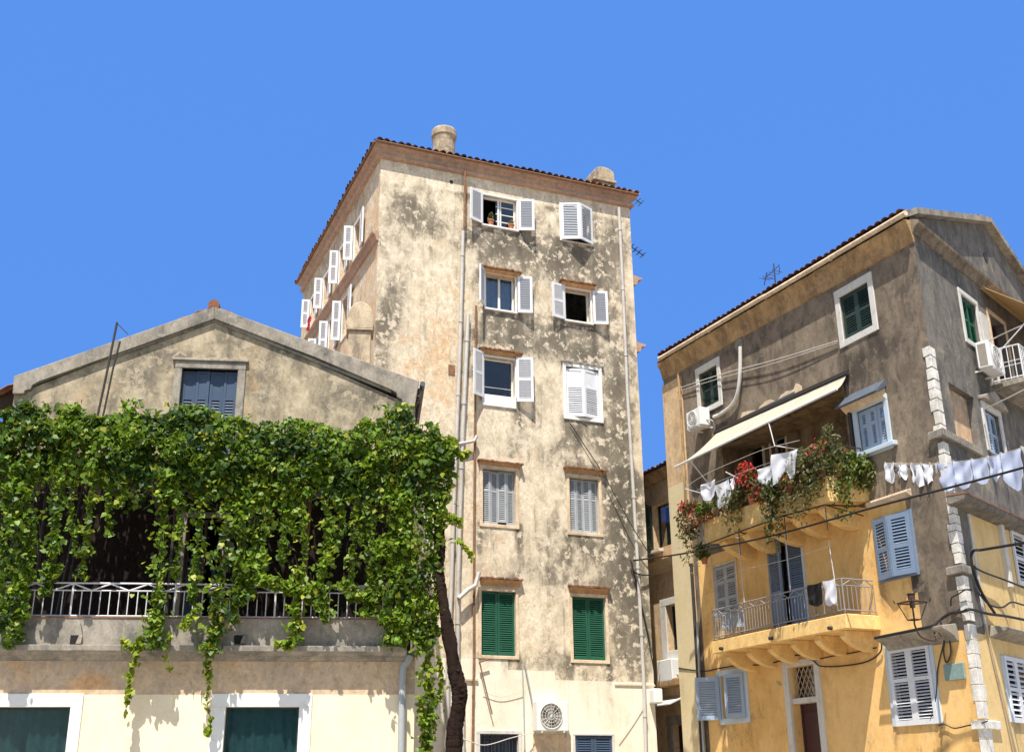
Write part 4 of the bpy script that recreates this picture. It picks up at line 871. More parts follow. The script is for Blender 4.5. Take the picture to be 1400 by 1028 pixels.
# loggia behind the upper balcony, shaded by the awning
LG0, LG1, LGZ0, LGZ1, LGD = -7.55, -2.72, 7.94, 10.12, .95
rlh.append((LG0, LG1, LGZ0, LGZ1)); RB = Face(np.array(RL.pt(0, -LGD, 0)), -65.3); rbh = []
r = RB.quad((966,642),(990,632),(994,668),(970,680)); r = (r[0], r[1], 7.96, r[3]); w = window(corner, RB, r, rbh, fm='frblue', pane='darkglass', recess=.1, mull=1, bars=1); surround(w, RB, r, .2, M['whitegrey'], .03, sill=False)
r = RB.quad((1022,610),(1041,602),(1047,660),(1028,668)); r = (r[0], r[1], 7.96, r[3]); w = window(corner, RB, r, rbh, fm='doorb', pane='darkglass', recess=.12, name='balcony_door'); surround(w, RB, r, .08, M['whitegrey'], .03, sill=False)
r = RB.quad((1053,600),(1073,592),(1077,640),(1058,648)); r = (r[0], r[1], 8.4, r[3]); w = window(corner, RB, r, rbh, fm='shgrey', pane='darkglass', recess=.12); surround(w, RB, r, .07, M['whitegrey'], .03)
mb = MB(RB); wall(mb, LG0-.02, LG1+.02, LGZ0-.02, LGZ1+.02, rbh, .25, lambda u, z: (.25, 0, 0), depth=.2); mb.build('loggia_wall', M['brown'], corner, recalc=False)
mb = MB(RL)
for q in (((LG0,-.24,LGZ0),(LG0,-LGD,LGZ0),(LG0,-LGD,LGZ1),(LG0,-.24,LGZ1)), ((LG1,-.24,LGZ0),(LG1,-LGD,LGZ0),(LG1,-LGD,LGZ1),(LG1,-.24,LGZ1)), ((LG0,-.24,LGZ1),(LG1,-.24,LGZ1),(LG1,-LGD,LGZ1),(LG0,-LGD,LGZ1)), ((LG0,-.24,LGZ0),(LG1,-.24,LGZ0),(LG1,-LGD,LGZ0),(LG0,-LGD,LGZ0))):
    mb.add(list(q), [(0, 1, 2, 3)], (.25, 0, 0))
mb.build('loggia_lining', M['brown'], corner, recalc=False)
# ---- gable side windows
r = RR.quad((1312,404),(1335,416),(1340,474),(1322,464)); w = window(corner, RR, r, rrh, fm='shgreen', pane=None, recess=.16, fw=.03); surround(w, RR, r, .12, M['whitegrey'], .03)
h = (r[1]-r[0])/2; shutter(w, RR, M['shgreen'], r[0]+.01, -.10, r[2]+.02, r[3]-.02, h, 1, 6); shutter(w, RR, M['shgreen'], r[1]-.01, -.10, r[2]+.02, r[3]-.02, h, -1, 4)
MB(RR).box(r[1]+.2, r[1]+.62, -.01, .03, r[2]-.05, r[3]-.1).build('pier', M['whitegrey'], w)
r = RR.quad((1297,526),(1331,540),(1343,622),(1308,598)); rrh.append(r); b = MB(RR); wall(b, r[0], r[1], r[2], r[3], (), .2, lambda u, z: (.55 if z > r[3]-.75 else -.2, .5, 0)); q = b.build('blocked_window', M['peach'], corner, recalc=False); q.location = tuple(Vector(q.location)-Vector(tuple(RR.n*.17)))
mb = MB(RR); mb.box(r[0]-.09, r[0], -.02, .03, r[2], r[3]); mb.build('surround', M['whitegrey'], q)
r = RR.quad((1344,560),(1366,568),(1371,622),(1354,622)); w = window(corner, RR, r, rrh, fm='frblue', pane='darkglass', recess=.18); surround(w, RR, r, .14, M['whitegrey'], .04, sill=False); shut2(w, RR, r, 'shblue', -.10, ang=4, rails=(.5,))
a0, a1 = r[0]-.22, r[1]+.3; zt = r[3]+.14
MB(RR).prism_uz([(a0, zt), (a0, zt+.08), ((a0+a1)/2, zt+.34), (a1, zt+.08), (a1, zt)], -.01, .16).build('hood', M['stone'], w, bevel=.015)
r = RR.quad((1379,724),(1412,738),(1424,812),(1391,796)); w = window(corner, RR, r, rrh, fm='white', pane='black', recess=.16, fw=.03)
h = (r[1]-r[0])/2; [shutter(w, RR, M['shwhite'], u_, .03, r[2], r[3], h-.004, s_, 0, rails=(.5,), stile=.08, pitch=.085, cover=.5) for s_, u_ in ((1, r[0]+.002), (-1, r[1]-.002))]
pu = RR.uv(1362, 705)[0]; MB(RR).box(pu-.06, pu+.1, -.01, .10, r[2]-.15, 7.1).build('pilaster', M['whitegrey'], w, bevel=.01)
r = RR.quad((1369,896),(1398,902),(1412,992),(1383,985)); w = window(corner, RR, r, rrh, fm='shgrey', pane='black', recess=.16, fw=.03)
h = (r[1]-r[0])/2; [shutter(w, RR, M['shwhite'], u_, .03, r[2], r[3], h-.004, s_, 0, rails=(.5,), stile=.08, pitch=.10, cover=.5) for s_, u_ in ((1, r[0]+.002), (-1, r[1]-.002))]
surround(w, RR, r, .08, M['frblue'], .025, sill=False, wt=.02)
hz = RR.uv(1372, 862, .2)[1]; MB(RR).prism_oz([(-.01, hz-.14), (.1, hz-.1), (.34, hz-.02), (.36, hz+.05), (-.01, hz+.1)], r[0]-.5, r[1]+.7).build('hood', M['stone'], w, bevel=.012)
# upper right balcony opening
UB = RR.uv(1357, 530)[0]; r = (UB+.55, UB+1.6, 10.3, 12.3); w = window(corner, RR, r, rrh, fm='doorb', pane='darkglass', recess=.2, name='balcony_door'); surround(w, RR, r, .1, M['peach'], .03, sill=False)
# ---- walls
rl_blobs = [(1240,400,12,60,.5,0),(1200,480,40,20,.35,0),(1170,500,30,30,.5,0),(1120,440,40,40,-.1,0),(1010,540,30,50,.1,0),(1240,560,20,60,.1,0),(1180,500,14,24,.3,0),(1250,640,30,20,-.3,0),(1225,620,40,30,-.35,0),
 (1262,760,20,120,.15,0),(1140,350,90,12,.3,0),(1000,430,80,16,.3,0),(1215,590,40,60,.2,1),(1230,640,40,40,.4,1),(945,600,20,90,.2,1),(985,1000,20,30,.5,0),(1180,1010,20,30,.3,0),(1300,900,10,50,.3,0),(1020,560,40,20,-.2,0),(1290,960,8,40,.2,0),(960,780,14,90,.4,0)]
YU = RL.uv(1237, 700)[0]
def rl_area(u, z):
    if z < 4.5: return 1. if u > -9.1 else .0
    if u > YU + .10*math.sin(z*3): return 0.
    return 1. if (z < 7.45 and u > -9.0) else 0.
mb = MB(RL); wall(mb, -LEN, 0, 0, 13.5, rlh, .11, with_drips(wearfn(RL, rl_blobs, rl_area), [h for h in rlh if h[1]-h[0] < 3], .5), depth=.25, top=lambda u: ZC+.02-.022*u)
mb.build('alley_wall', M['brown'], corner, recalc=False)
rr_blobs = [(1255,330,30,20,.4,0),(1300,400,30,60,.2,0),(1285,560,10,80,.3,0),(1340,640,20,20,.4,1),(1345,670,20,20,-.2,0),(1310,640,20,20,.3,0),(1385,680,16,30,.3,0),(1330,760,20,60,-.2,0),(1340,800,12,20,.4,0),(1385,650,20,20,.4,1)]
def rr_area(u, z):
    if z < 4.4: return 1.
    return 1. if (z < 7.2 and u > .75+.06*math.sin(z*4)) or (u > 4.6 and z < 8.4) else 0.
HU = WID/2
def rtop(u): return ZC + .12 + 1.72*(1-abs(u-HU)/HU)
mb = MB(RR); wall(mb, 0, WID, 0, ZC+1.9, rrh, .14, with_drips(wearfn(RR, rr_blobs, rr_area), rrh, .5), top=rtop, brk=(HU,), depth=.25)
mb.build('gable_wall', M['gray'], corner, recalc=False)
B1 = np.array(RL.pt(-LEN, 0, 0)); B2 = np.array(RR.pt(WID, 0, 0))
XB = Face(B1, math.degrees(math.atan2(RR.d[1], RR.d[0]))); XB.n = -XB.n; XR = Face(B2, 180-65.3)
mb = MB(XB); wall(mb, 0, WID, 0, ZC+1.9, (), .7, lambda u, z: (.1, .1, 0), top=rtop, brk=(HU,)); mb.fc = XR; wall(mb, 0, LEN, 0, ZC, (), .8, lambda u, z: (.2, 0, 0)); mb.build('rear_wall', M['brown'], corner, recalc=False)
# left margin pilaster of the alley side
lu = -LEN; mb = MB(RL); mb.c = {}
wall(mb, lu-.02, lu+.95, 0, 12.7, (), .15, wearfn(RL, [(935,600,20,60,.2,0),(940,820,10,80,-.3,0),(938,700,14,40,.1,0),(930,930,20,40,.4,0)], lambda u, z: 1. if z < 9.6 else 0.)); q = mb.build('pilaster', M['alley2'] if 'alley2' in M else M['alley'], corner, recalc=False); q.location = tuple(Vector(q.location)+Vector(tuple(RL.n*.05)))
mb = MB(RL); wall(mb, lu-.02, lu-.01, 0, 12.7); MB(RL).box(lu-.02, lu+.95, -.1, .049, 0, 12.7).build('pilaster_core', M['alley'], corner)
# ---- eaves and roof
pr = [(0, 12.62), (.03, 12.64), (.06, 12.8), (.11, 12.95), (.18, 13.05), (.20, 13.13), (0, 13.14)]
def tilt(mb):                                            # the eaves climb a little towards the far end
    for i, p in enumerate(mb.v):
        u = (np.array(p)-RL.o).dot(RL.d); mb.v[i] = (p[0], p[1], p[2] + .03 + .022*max(0, -u))
    return mb
mb = MB(RL); n = 40
for k in range(n): 
    a, b = -LEN+.0+(LEN+.03)*k/n, -LEN+(LEN+.03)*(k+1)/n; j = [rng.normal(0, .006) for _ in pr]; mb.prism_oz([(o_ if o_ == 0 else o_+q, z_) for (o_, z_), q in zip(pr, j)], a, b+.002)
tilt(mb).build('eaves_cove', M['cove'], corner)
mb = MB(RL); zg = 13.2; n = 4; ga, gb = -9.98, .14
for k in range(n):
    a, b = ga+(gb-ga)*k/n, ga+(gb-ga)*(k+1)/n; mb.tube([(a, .25, zg+.01*(k % 2)), (b, .25, zg+.01*(k % 2)+.006)], .06, 10)
    mb.tube([(a+.02, .25, zg), (a+.06, .25, zg)], .072, 10)
tilt(mb).build('gutter', M['peach'], corner, smooth=True)
sl = math.atan2(1.72, HU*math.sin(R_(66.5))); inl = np.cross(np.array([0, 0, 1.]), RL.d)      # horizontal, pointing into the house
if inl.dot(RL.n) > 0: inl = -inl
ZE2 = ZC+.19
A = np.array(RL.pt(-LEN+.1, .24, ZE2-.02)); run = HU*math.sin(R_(66.5))
mb = MB(RL); skew = math.cos(R_(66.5))*HU
def slope(mb, A, sd, ud, L, T, sk):
    b0 = len(mb.v); tiles(mb, A, sd, ud, L, T, 0, 0, pitch=.22)
    for i in range(b0, len(mb.v)):
        p = np.array(mb.v[i]); t = (p-A).dot(ud)/T; p = p + sd*sk*t; mb.v[i] = tuple(p)
slope(mb, A, RL.d, inl*math.cos(sl)+np.array([0,0,1.])*math.sin(sl), LEN-.05, (run+.24)/math.cos(sl), -(RR.d*HU).dot(-RL.d)); tilt(mb)
Rg = np.array(RR.pt(HU, -.02, rtop(HU)+.06)); A2 = np.array(RR.pt(WID, -.02, ZE2-.04)) + -RL.d*(LEN)
slope(mb, A2, RL.d, -inl*math.cos(sl)+np.array([0,0,1.])*math.sin(sl), LEN, run/math.cos(sl), (RR.d*HU).dot(-RL.d))
rf = mb.build('roof', M['tilered'], corner, smooth=True, recalc=False)
mb = MB(RR); bk = -RL.d*LEN
def q3(p): return tuple(p)
p0 = np.array(RR.pt(0, 0, ZC+.02)) + RL.n*.2; p1 = np.array(RR.pt(HU, 0, rtop(HU)+.0)); p2 = np.array(RR.pt(WID, 0, ZC+.1))
b0 = len(mb.v); mb.v += [q3(p0), q3(p1), q3(p2), q3(p0+bk), q3(p1+bk), q3(p2+bk)]; mb.f += [(0, 1, 4, 3), (1, 2, 5, 4), (0, 3, 5, 2)]; tilt(mb).build('roof_deck', M['deck'], rf)
mb = MB(RR); a = RL.uv(1240, 292)[1]
def rake(u): return rtop(u)
for (ua, ub) in ((-.05, HU), (HU, WID+.1)):
    mb.hexa([(ua,-.2,rake(max(0,ua))+.0),(ub,-.2,rake(min(WID,ub))),(ub,.20,rake(min(WID,ub))),(ua,.20,rake(max(0,ua))),(ua,-.2,rake(max(0,ua))+.15),(ub,-.2,rake(min(WID,ub))+.15),(ub,.20,rake(min(WID,ub))+.15),(ua,.20,rake(max(0,ua))+.15)])
mb.build('rake_coping', M['stone'], corner)
pr2 = [(0, 12.86), (.04, 12.87), (.06, 12.95), (.10, 13.0), (.18, 13.05), (.19, 13.12), (0, 13.2)]
mb = MB(RR); mb.prism_oz(pr2, -.05, WID); mb.build('gable_cornice', M['brown'], corner)
MB(RR).tube([(RR.uv(1347, 352)[0], -.05, RR.uv(1347, 352)[1]), (RR.uv(1347, 352)[0], .015, RR.uv(1347, 352)[1])], .13, 10).build('attic_hole', M['iron'], corner)
# ---- quoins
def cornerpt(a, b):                                       # intersection of RL offset a with RR offset b
    A_ = np.array([[RL.n[0], RL.n[1]], [RR.n[0], RR.n[1]]]); o = RL.o[:2]
    return o + np.linalg.solve(A_, np.array([a, b]))
def quoin(z0, z1, la, lb, pr=.015):
    P_ = [np.array(RL.pt(-la, pr, 0))[:2], cornerpt(pr, pr), np.array(RR.pt(lb, pr, 0))[:2], np.array(RR.pt(lb, -.06, 0))[:2], cornerpt(-.06, -.06), np.array(RL.pt(-la, -.06, 0))[:2]]
    m_ = MB(); j = lambda: rng.normal(0, .003, 2); n = 6
    m_.add([(p+j()).tolist()+[z0] for p in P_] + [(p+j()).tolist()+[z1] for p in P_], [(5,4,3,2,1,0), (6,7,8,9,10,11)] + [(i, (i+1) % n, n+(i+1) % n, n+i) for i in range(n)])
    return m_.build('quoin', M['quoin'], corner, bevel=.004)
ys = [474,487,503,519,531,545,562,580,596]; ys2 = [604,620,640,656,668,678,686,702,715,725,742,755,770]; ys3 = [786,806,822,836,848]; ys4 = [852,874,893,912,935,958,982]; ys5 = [994,1010,1040,1090,1150]
for seq in (ys, ys2, ys3, ys4, ys5):
    for i in range(len(seq)-1):
        xx = 1240+110*(seq[i]-300)/700; z1 = RL.uv(xx, seq[i])[1]-.005; z0 = RL.uv(xx, seq[i+1])[1]+.005
        if z0 < .05: z0 = .05
        if z1-z0 > .06: quoin(z0, z1, .15+rng.uniform(-.03, .05), .25+rng.uniform(-.035, .035), .016+rng.uniform(-.003, .004))
def band(ya, x, h, la, lb, pr, m):
    z = RL.uv(x, ya)[1]; P_ = [np.array(RL.pt(-la, pr, 0))[:2], cornerpt(pr, pr), np.array(RR.pt(lb, pr, 0))[:2], np.array(RR.pt(lb, -.06, 0))[:2], cornerpt(-.06, -.06), np.array(RL.pt(-la, -.06, 0))[:2]]
    m_ = MB(); n = 6; m_.add([p.tolist()+[z-h] for p in P_] + [p.tolist()+[z] for p in P_], [(5,4,3,2,1,0), (6,7,8,9,10,11)] + [(i, (i+1) % n, n+(i+1) % n, n+i) for i in range(n)]); return m_.build('corner_band', M[m], corner, bevel=.015)
band(588, 1284, .17, .30, 2.0, .09, 'stone'); band(772, 1315, .16, .34, .3, .08, 'stone'); band(984, 1345, .16, .28, .7, .06, 'quoin')
# ---- yellow storey string over the wall (broken ledge)
za = RL.uv(1215, 683)[1]; MB(RL).prism_oz([(-.01, za-.08), (.08, za-.06), (.14, za), (.13, za+.05), (-.01, za+.09)], RL.uv(1190, 695)[0], RL.uv(1247, 680)[0]).build('ledge', M['peach'], corner, bevel=.01)
# ---- lower balcony
LB0, LB1, LO = -7.35, -2.42, .9
zb0, zb1 = 4.72, 5.02
mb = MB(RL); mb.prism_uo([(LB0, -.02), (LB0, LO), (LB1, LO), (LB1, -.02)], zb0, zb1); bal = mb.build('balcony_slab', M['yellow'], corner, bevel=.012)
MB(RL).box(LB0+.02, LB1-.02, 0, LO-.02, zb1-.001, zb1+.02).build('balcony_floor', M['rust'], bal)
def console(u, o1, z1, h, wdt, m, par, n=10):
    poly = [(-.01, z1), (o1, z1), (o1, z1-.09)] + [(o1*math.cos(a)+.03, z1-.10-(h-.1)*math.sin(a)**1.5) for a in np.linspace(.1, math.pi/2-.06, n)] + [(-.01, z1-h)]
    return MB(RL).prism_oz(poly, u-wdt/2, u+wdt/2).build('bracket', M[m], par, bevel=.01)
for k in range(6): console(LB0+.42+k*(LB1-LB0-.75)/5, LO-.16, zb0-.002, .42, .17, 'yellow', bal)
zs = RL.uv(1060, 868, LO)[1]
for x, y in ((988, 886), (1056, 872), (1137, 858)):
    u, z = RL.uv(x, y, LO); MB(RL).tube([(u, LO-.02, z), (u, LO+.09, z-.01)], .04, 8).build('drain_spout', M['iron'], bal)
mb = MB(RL); zr0, zr2, zr1 = zb1+.09, zb1+.60, zb1+.74; o = LO-.05; ua, ub = LB0+.05, LB1-.06
for (a, b) in (((ua, o), (ub, o)), ((ub, o), (ub, .02)), ((ua, o), (ua, .02))):
    for z, r_ in ((zr0, .013), (zr2, .011), (zr1, .015)): mb.tube([(a[0], a[1], z), (b[0], b[1], z)], r_, 6)
    n = max(6, int(math.hypot(a[0]-b[0], a[1]-b[1])/.105))
    for k in range(n+1):
        u, o_ = a[0]+(b[0]-a[0])*k/n, a[1]+(b[1]-a[1])*k/n; big = (k % 12 == 0)
        mb.tube([(u, o_, zb1 if big else zr0), (u, o_, zr1 if big else zr2)], .014 if big else .0075, 5)
    for k in range(0, n-1, 4):
        f0, f1 = k/n, min(1, (k+4)/n); P_ = lambda t: (a[0]+(b[0]-a[0])*t, a[1]+(b[1]-a[1])*t)
        m0, m1, mm = P_(f0), P_(f1), P_((f0+f1)/2)
        mb.tube([(m0[0], m0[1], zr2), (mm[0], mm[1], zr1-.01), (m1[0], m1[1], zr2)], .011, 5)
mb.build('balcony_railing', M['rail'], bal)
# ---- upper balcony with coved underside
UB0, UB1, UO = -7.05, -2.30, 1.1
zt = RL.uv(1050, 683, UO)[1]; zt = 7.92; zb = 7.36
mb = MB(RL); mb.prism_oz([(-.02, zt), (UO, zt), (UO, zb+.1), (UO-.04, zb), (UO-.22, zb+.02), (-.02, zb+.10)], UB0, UB1); ub_ = mb.build('upper_balcony_slab', M['yellow'], corner, bevel=.012)
for k in range(5): console(UB0+.5+k*(UB1-UB0-1.)/4, UO-.18, zb+.06, .5, .24, 'yellow', ub_)
mb = MB(RL); o = UO-.06
for (a, b) in (((UB0+.05, o), (UB1-.06, o)), ((UB1-.06, o), (UB1-.06, .02)), ((UB0+.05, o), (UB0+.05, .02))):
    for z in (zt+.08, zt+.75): mb.tube([(a[0], a[1], z), (b[0], b[1], z)], .014, 6)
    n = max(4, int(math.hypot(a[0]-b[0], a[1]-b[1])/.13))
    for k in range(n+1): u, o_ = a[0]+(b[0]-a[0])*k/n, a[1]+(b[1]-a[1])*k/n; mb.tube([(u, o_, zt), (u, o_, zt+.75)], .010, 5)
mb.build('upper_balcony_railing', M['iron'], ub_)
# ---- balcony on the gable side
b0, b1, bo, bz = UB, WID-.5, .75, RR.uv(1357, 528)[1]
mb = MB(RR); mb.prism_oz([(-.02, bz-.10), (bo, bz-.06), (bo+.04, bz-.02), (bo+.04, bz+.05), (-.02, bz+.06)], b0, b1); rb = mb.build('gable_balcony_slab', M['stone'], corner, bevel=.01)
mb = MB(RR); zA, zB, zC = bz+.10, bz+.45, bz+.86
for (a, b) in (((b0+.04, .02), (b0+.04, bo-.04)), ((b0+.04, bo-.04), (b1, bo-.04))):
    for z in (zA, zC): mb.tube([(a[0], a[1], z), (b[0], b[1], z)], .017, 6)
    mb.tube([(a[0], a[1], zB-.05), (b[0], b[1], zB-.05)], .008, 5); mb.tube([(a[0], a[1], zB+.05), (b[0], b[1], zB+.05)], .008, 5)
    n = max(5, int(math.hypot(a[0]-b[0], a[1]-b[1])/.125))
    for k in range(n+1): u, o_ = a[0]+(b[0]-a[0])*k/n, a[1]+(b[1]-a[1])*k/n; mb.tube([(u, o_, bz+.05), (u, o_, zC)], .018 if k % 6 == 0 else .011, 6)
mb.build('gable_balcony_railing', M['railwhite'], rb)
# slab / hood band of the first floor on the gable side
zl = RR.uv(1318, 674, .4)[1]; ul = RR.uv(1318, 674, .35)[0]
mb = MB(RR); mb.prism_oz([(-.01, zl-.14), (.34, zl-.07), (.36, zl+.03), (-.01, zl+.12)], ul, WID); mb.build('gable_ledge', M['gray'], corner)
mb = MB(RR); mb.box(ul-.01, WID, 0, .38, zl+.031, zl+.06); mb.build('ledge_drip', M['tile'], corner)
mb = MB(RR); mb.box(.74, .83, -.01, .025, 4.5, zl-.15); mb.build('edge_strip', M['whitegrey'], corner)
# broken flashing strip over the awning
u0, z0 = RL.uv(1017, 573); u1, z1 = RL.uv(1088, 540); mb = MB(RL); mb.box(u0, u1, -.01, .035, (z0+z1)/2-.12, (z0+z1)/2+.08); fl = mb.build('flashing', M['slate'], corner, bevel=.008)
mb = MB(RL); n = 26; zz = (z0+z1)/2+.08
poly = [(u0-.1, zz-.06)] + [(u0-.1+(u1+.35-u0)*k/n, zz+.06+rng.uniform(-.025, .03)+.05*math.sin(k*.7)+(.14 if k in (n-2, n-1) else 0)) for k in range(n+1)] + [(u1+.25, zz-.05)]
mb.prism_uz(poly, -.01, .02); mb.build('plaster_patch', M['peach'], corner)
# wall pipes
mb = MB(RL); mb.tube(pxpath(RL, [(927, 508), (931, 560), (935, 640), (938, 700)], .1), .035, 8); mb.build('rain_pipe', M['cove'], corner)
mb = MB(RL); mb.tube(pxpath(RL, [(945, 770), (950, 850), (955, 940), (960, 1040)], .12), .045, 8); mb.build('rain_pipe', M['iron'], corner)
mb = MB(RL); mb.tube(pxpath(RL, [(953, 850), (957, 940), (963, 1040)], .12), .03, 8); mb.build('rain_pipe', M['pipeg'], corner)
mb = MB(RL); mb.tube(path3(pxpath(RL, [(1012, 474), (1012, 505), (1009, 535), (1001, 553), (985, 566), (976, 570)], .1), 6), .05, 8); mb.build('flue_pipe', M['whitegrey'], corner, smooth=True)
uu, zz = RL.uv(1012, 471); mb = MB(RL); mb.tube([(uu, -.01, zz), (uu, .05, zz)], .16, 14); mb.build('flue_rosette', M['stone'], corner)
# ================================================================= ALLEY HOUSE
alley = thing('alley_house', 'narrow ochre house squeezed into the shaded alley beside the tall block', 'house', AL.pt(-13, -2, 0))
alh = []
A0, A1 = -17., -10.0; zro = AL.uv(900, 650)[1]
r = AL.quad((891,692),(917,682),(921,742),(895,752)); w = window(alley, AL, r, alh, fm='shdark', pane='darkglass', recess=.2, fw=.03); shutter(w, AL, M['shdark'], r[0]-.01, .04, r[2], r[3], .5, 1, 60); MB(AL).box(r[0]-.1, r[0]+.5, .0, .16, r[2]-.12, r[2]-.04).build('sill', M['whitegrey'], w)
r = AL.quad((911,828),(926,824),(928,886),(914,892)); w = window(alley, AL, r, alh, fm='shdark', pane='black', recess=.2, fw=.03); surround(w, AL, r, .3, M['whitegrey'], .03, wt=.2)
r = AL.quad((920,992),(942,988),(944,1060),(922,1060)); w = window(alley, AL, r, alh, fm='doorb', pane='black', recess=.2, fw=.05, name='street_door'); surround(w, AL, r, .25, M['stone'], .03, sill=False)
mb = MB(AL); wall(mb, A0, A1, 0, zro, alh, .2, wearfn(AL, [(895,660,30,10,.4,0),(905,780,30,20,.1,0),(900,860,20,40,.2,0)]), depth=.3)
AE = Face(np.array(AL.pt(A0, 0, 0)), math.degrees(math.atan2(AL.n[1], AL.n[0]))+0); 
mb.fc = Face(np.array(AL.pt(A0, -5, 0)), math.degrees(math.atan2(AL.n[1], AL.n[0]))); wall(mb, 0, 5, 0, zro, (), .6); mb.build('wall', M['alley'], alley, recalc=False)
pr = [(0, zro-.22), (.08, zro-.2), (.2, zro-.06), (.3, zro), (.3, zro+.05), (0, zro+.06)]
mb = MB(AL); mb.prism_oz(pr, A0-.2, A1-.25); mb.build('eaves_cove', M['cove'], alley)
mb = MB(AL); tiles(mb, AL.pt(A0-.3, .36, zro+.07), AL.d, -AL.n*.94+np.array([0, 0, .34]), A1-A0+.3, 4.6); mb.build('roof', M['tile'], alley, smooth=True, recalc=False)
z1 = AL.uv(918, 765)[1]; MB(AL).prism_oz([(0, z1-.3), (.1, z1-.25), (.3, z1), (0, z1+.1)], A0, A1-.25).build('string_course', M['alley'], alley)
# ================================================================= LOOSE THINGS
def AC(face, u0, u1, z0, z1, o0, o1, label, fan=True, endgrille=False, name='air_conditioner'):
    t = thing(name, label, 'air conditioner', face.pt((u0+u1)/2, o0, z0), 'air conditioners fixed to the house walls')
    MB(face).box(u0, u1, o0, o1, z0, z1).build('casing', M['plastic'], t, bevel=.018)
    mb = MB(face); h = z1-z0; w_ = u1-u0
    if fan:
        cu, cz, rr = u0+w_*.44, (z0+z1)/2, min(h*.42, w_*.42)
        mb = MB(face); mb.tube([(cu, o1-.02, cz), (cu, o1+.004, cz)], rr, 24); mb.build('fan_recess', M['grille'], t)
        mb = MB(face)
        for k in range(3):
            a = 2*math.pi*k/3+.4; ca, sa = math.cos(a), math.sin(a); cb, sb = math.cos(a+.75), math.sin(a+.75)
            mb.prism_uz([(cu+.05*ca, cz+.05*sa), (cu+rr*.9*ca, cz+rr*.9*sa), (cu+rr*.86*cb, cz+rr*.86*sb), (cu+.06*cb, cz+.06*sb)], o1+.005, o1+.009)
        mb.tube([(cu, o1+.004, cz), (cu, o1+.015, cz)], rr*.2, 12); mb.build('fan', M['fan'], t)
        mb = MB(face)
        for q in (.3, .55, .8, 1.0): mb.tube([(cu+rr*q*math.cos(a), o1+.018, cz+rr*q*math.sin(a)) for a in np.linspace(0, 2*math.pi, 25)], .005 if q < 1 else .010, 4)
        for k in range(8):
            a = math.pi*k/8; mb.tube([(cu-rr*math.cos(a), o1+.018, cz-rr*math.sin(a)), (cu+rr*math.cos(a), o1+.018, cz+rr*math.sin(a))], .004, 4)
        mb.build('fan_guard', M['plastic'], t)
    if endgrille:
        mb = MB(face); mb.box(u0-.006, u0+.004, o0+.05, o1-.07, z0+.05, z1-.06); mb.build('coil_grille', M['grille'], t)
    mb = MB(face)
    for u in (u0+w_*.15, u1-w_*.15): mb.box(u-.02, u+.02, 0, o1, z0-.035, z0-.003)
    mb.build('wall_bracket', M['plastic'], t); mb = MB(face); mb.tube(path3([(u1-.02, (o0+o1)/2, z0+h*.3), (u1+.08, .1, z0+h*.2), (u1+.06, .03, z0-.15)], 6), .018, 6); mb.build('coolant_pipe', M['pipe'], t)
    return t
r = TF.rect(733, 776, 958, 999, .3); AC(TF, r[0], r[1], r[2], r[3], .06, .36, 'white air conditioner with round fan, low on the tall block wall')
u, z = RL.uv(957, 572, .3); AC(RL, u-.45, u+.22, z-.24, z+.26, .12, .44, 'white air conditioner below the far upper window of the brown wall')
r = AL.quad((900,903),(921,900),(922,930),(903,933), off=.25); AC(AL, r[0], r[1], r[2], r[3], .04, .32, 'weathered air conditioner deep in the shaded alley', fan=False)
u, z = RR.uv(1340, 487, .2); AC(RR, u, u+.85, z-.28, z+.34, .12, .42, 'white air conditioner with dark end grille beside the gable balcony', fan=True, endgrille=True)
# ---- pots
def pot(mb, u, o, z, r, h): mb.lathe(u, o, [(r*.68, z), (r*.95, z+h*.82), (r*1.08, z+h*.82), (r*1.08, z+h), (r*.9, z+h), (r*.85, z+h*.9)], 14)
def tuft(name, face, c, rad, n, m, parent, size, light=.1, trail=0., seedsc=3., out=.6, flat=1.):
    P = []
    while len(P) < n:
        v = rng.normal(0, 1, 3); v /= np.linalg.norm(v); q = rng.random()**.4
        p = np.array(c) + v*np.array(rad)*q
        if trail and rng.random() < .6: p[2] -= rng.random()**1.3*trail; p[1] += .06+rng.random()*.12
        if mnoise.noise(Vector((p[0]*seedsc*2, p[1]*seedsc*2, p[2]*seedsc*2))) < -.25: continue
        P.append(p)
    W = np.array([face.pt(*p) for p in P]); nr = np.array([face.d*rng.normal(0, .6)+face.n*(out+rng.normal(0, .5))+np.array([0, 0, .5+rng.normal(0, .4)]) for _ in P])
    cl = shade_noise(W, 4.); t0 = np.clip(.45+cl*.6+rng.normal(0, .25, n)+light, 0, 1); t1 = (rng.random(n) < .2)*rng.random(n)
    return leaves(name, M[m], W, nr, rng.uniform(size*.7, size*1.3, n), np.stack([t0, t1], 1), parent, shape='leaf')
def potplant(label, face, u, o, z, r, h, parts, group=None):
    t = thing('potted_plant', label, 'potted plant', face.pt(u, o, z), group); mb = MB(face); pot(mb, u, o, z, r, h); mb.build('pot', M['terra'], t, smooth=True)
    MB(face).lathe(u, o, [(r*.84, z+h*.8), (r*.84, z+h*.88)], 12).build('soil', M['bark'], t)
    big = group == 'potted plants crowding the upper balcony rail'
    for p in parts:
        fl = 'flower' in p[0]; k = 1.18 if big else 1
        tuft(p[0], face, (u+p[1][0], o+p[1][1]+(.05 if big else 0), z+p[1][2]), tuple(q*k for q in p[2]), int(p[3]*(2.1 if big and not fl else 1.5 if big else 1)), p[4], t, p[5], *p[6:])
    return t
a, b = top_sill[0], top_sill[1]; zt_s = top_sill[2]+.012
GP = 'potted plants on the window sill of the tall block'
potplant('terracotta pot with a spiky plant in the dark half of a top window', TF, a+.27, -.03, zt_s, .095, .19, [('foliage', (0, 0, .30), (.09, .07, .16), 70, 'leafdark', .09)], GP)
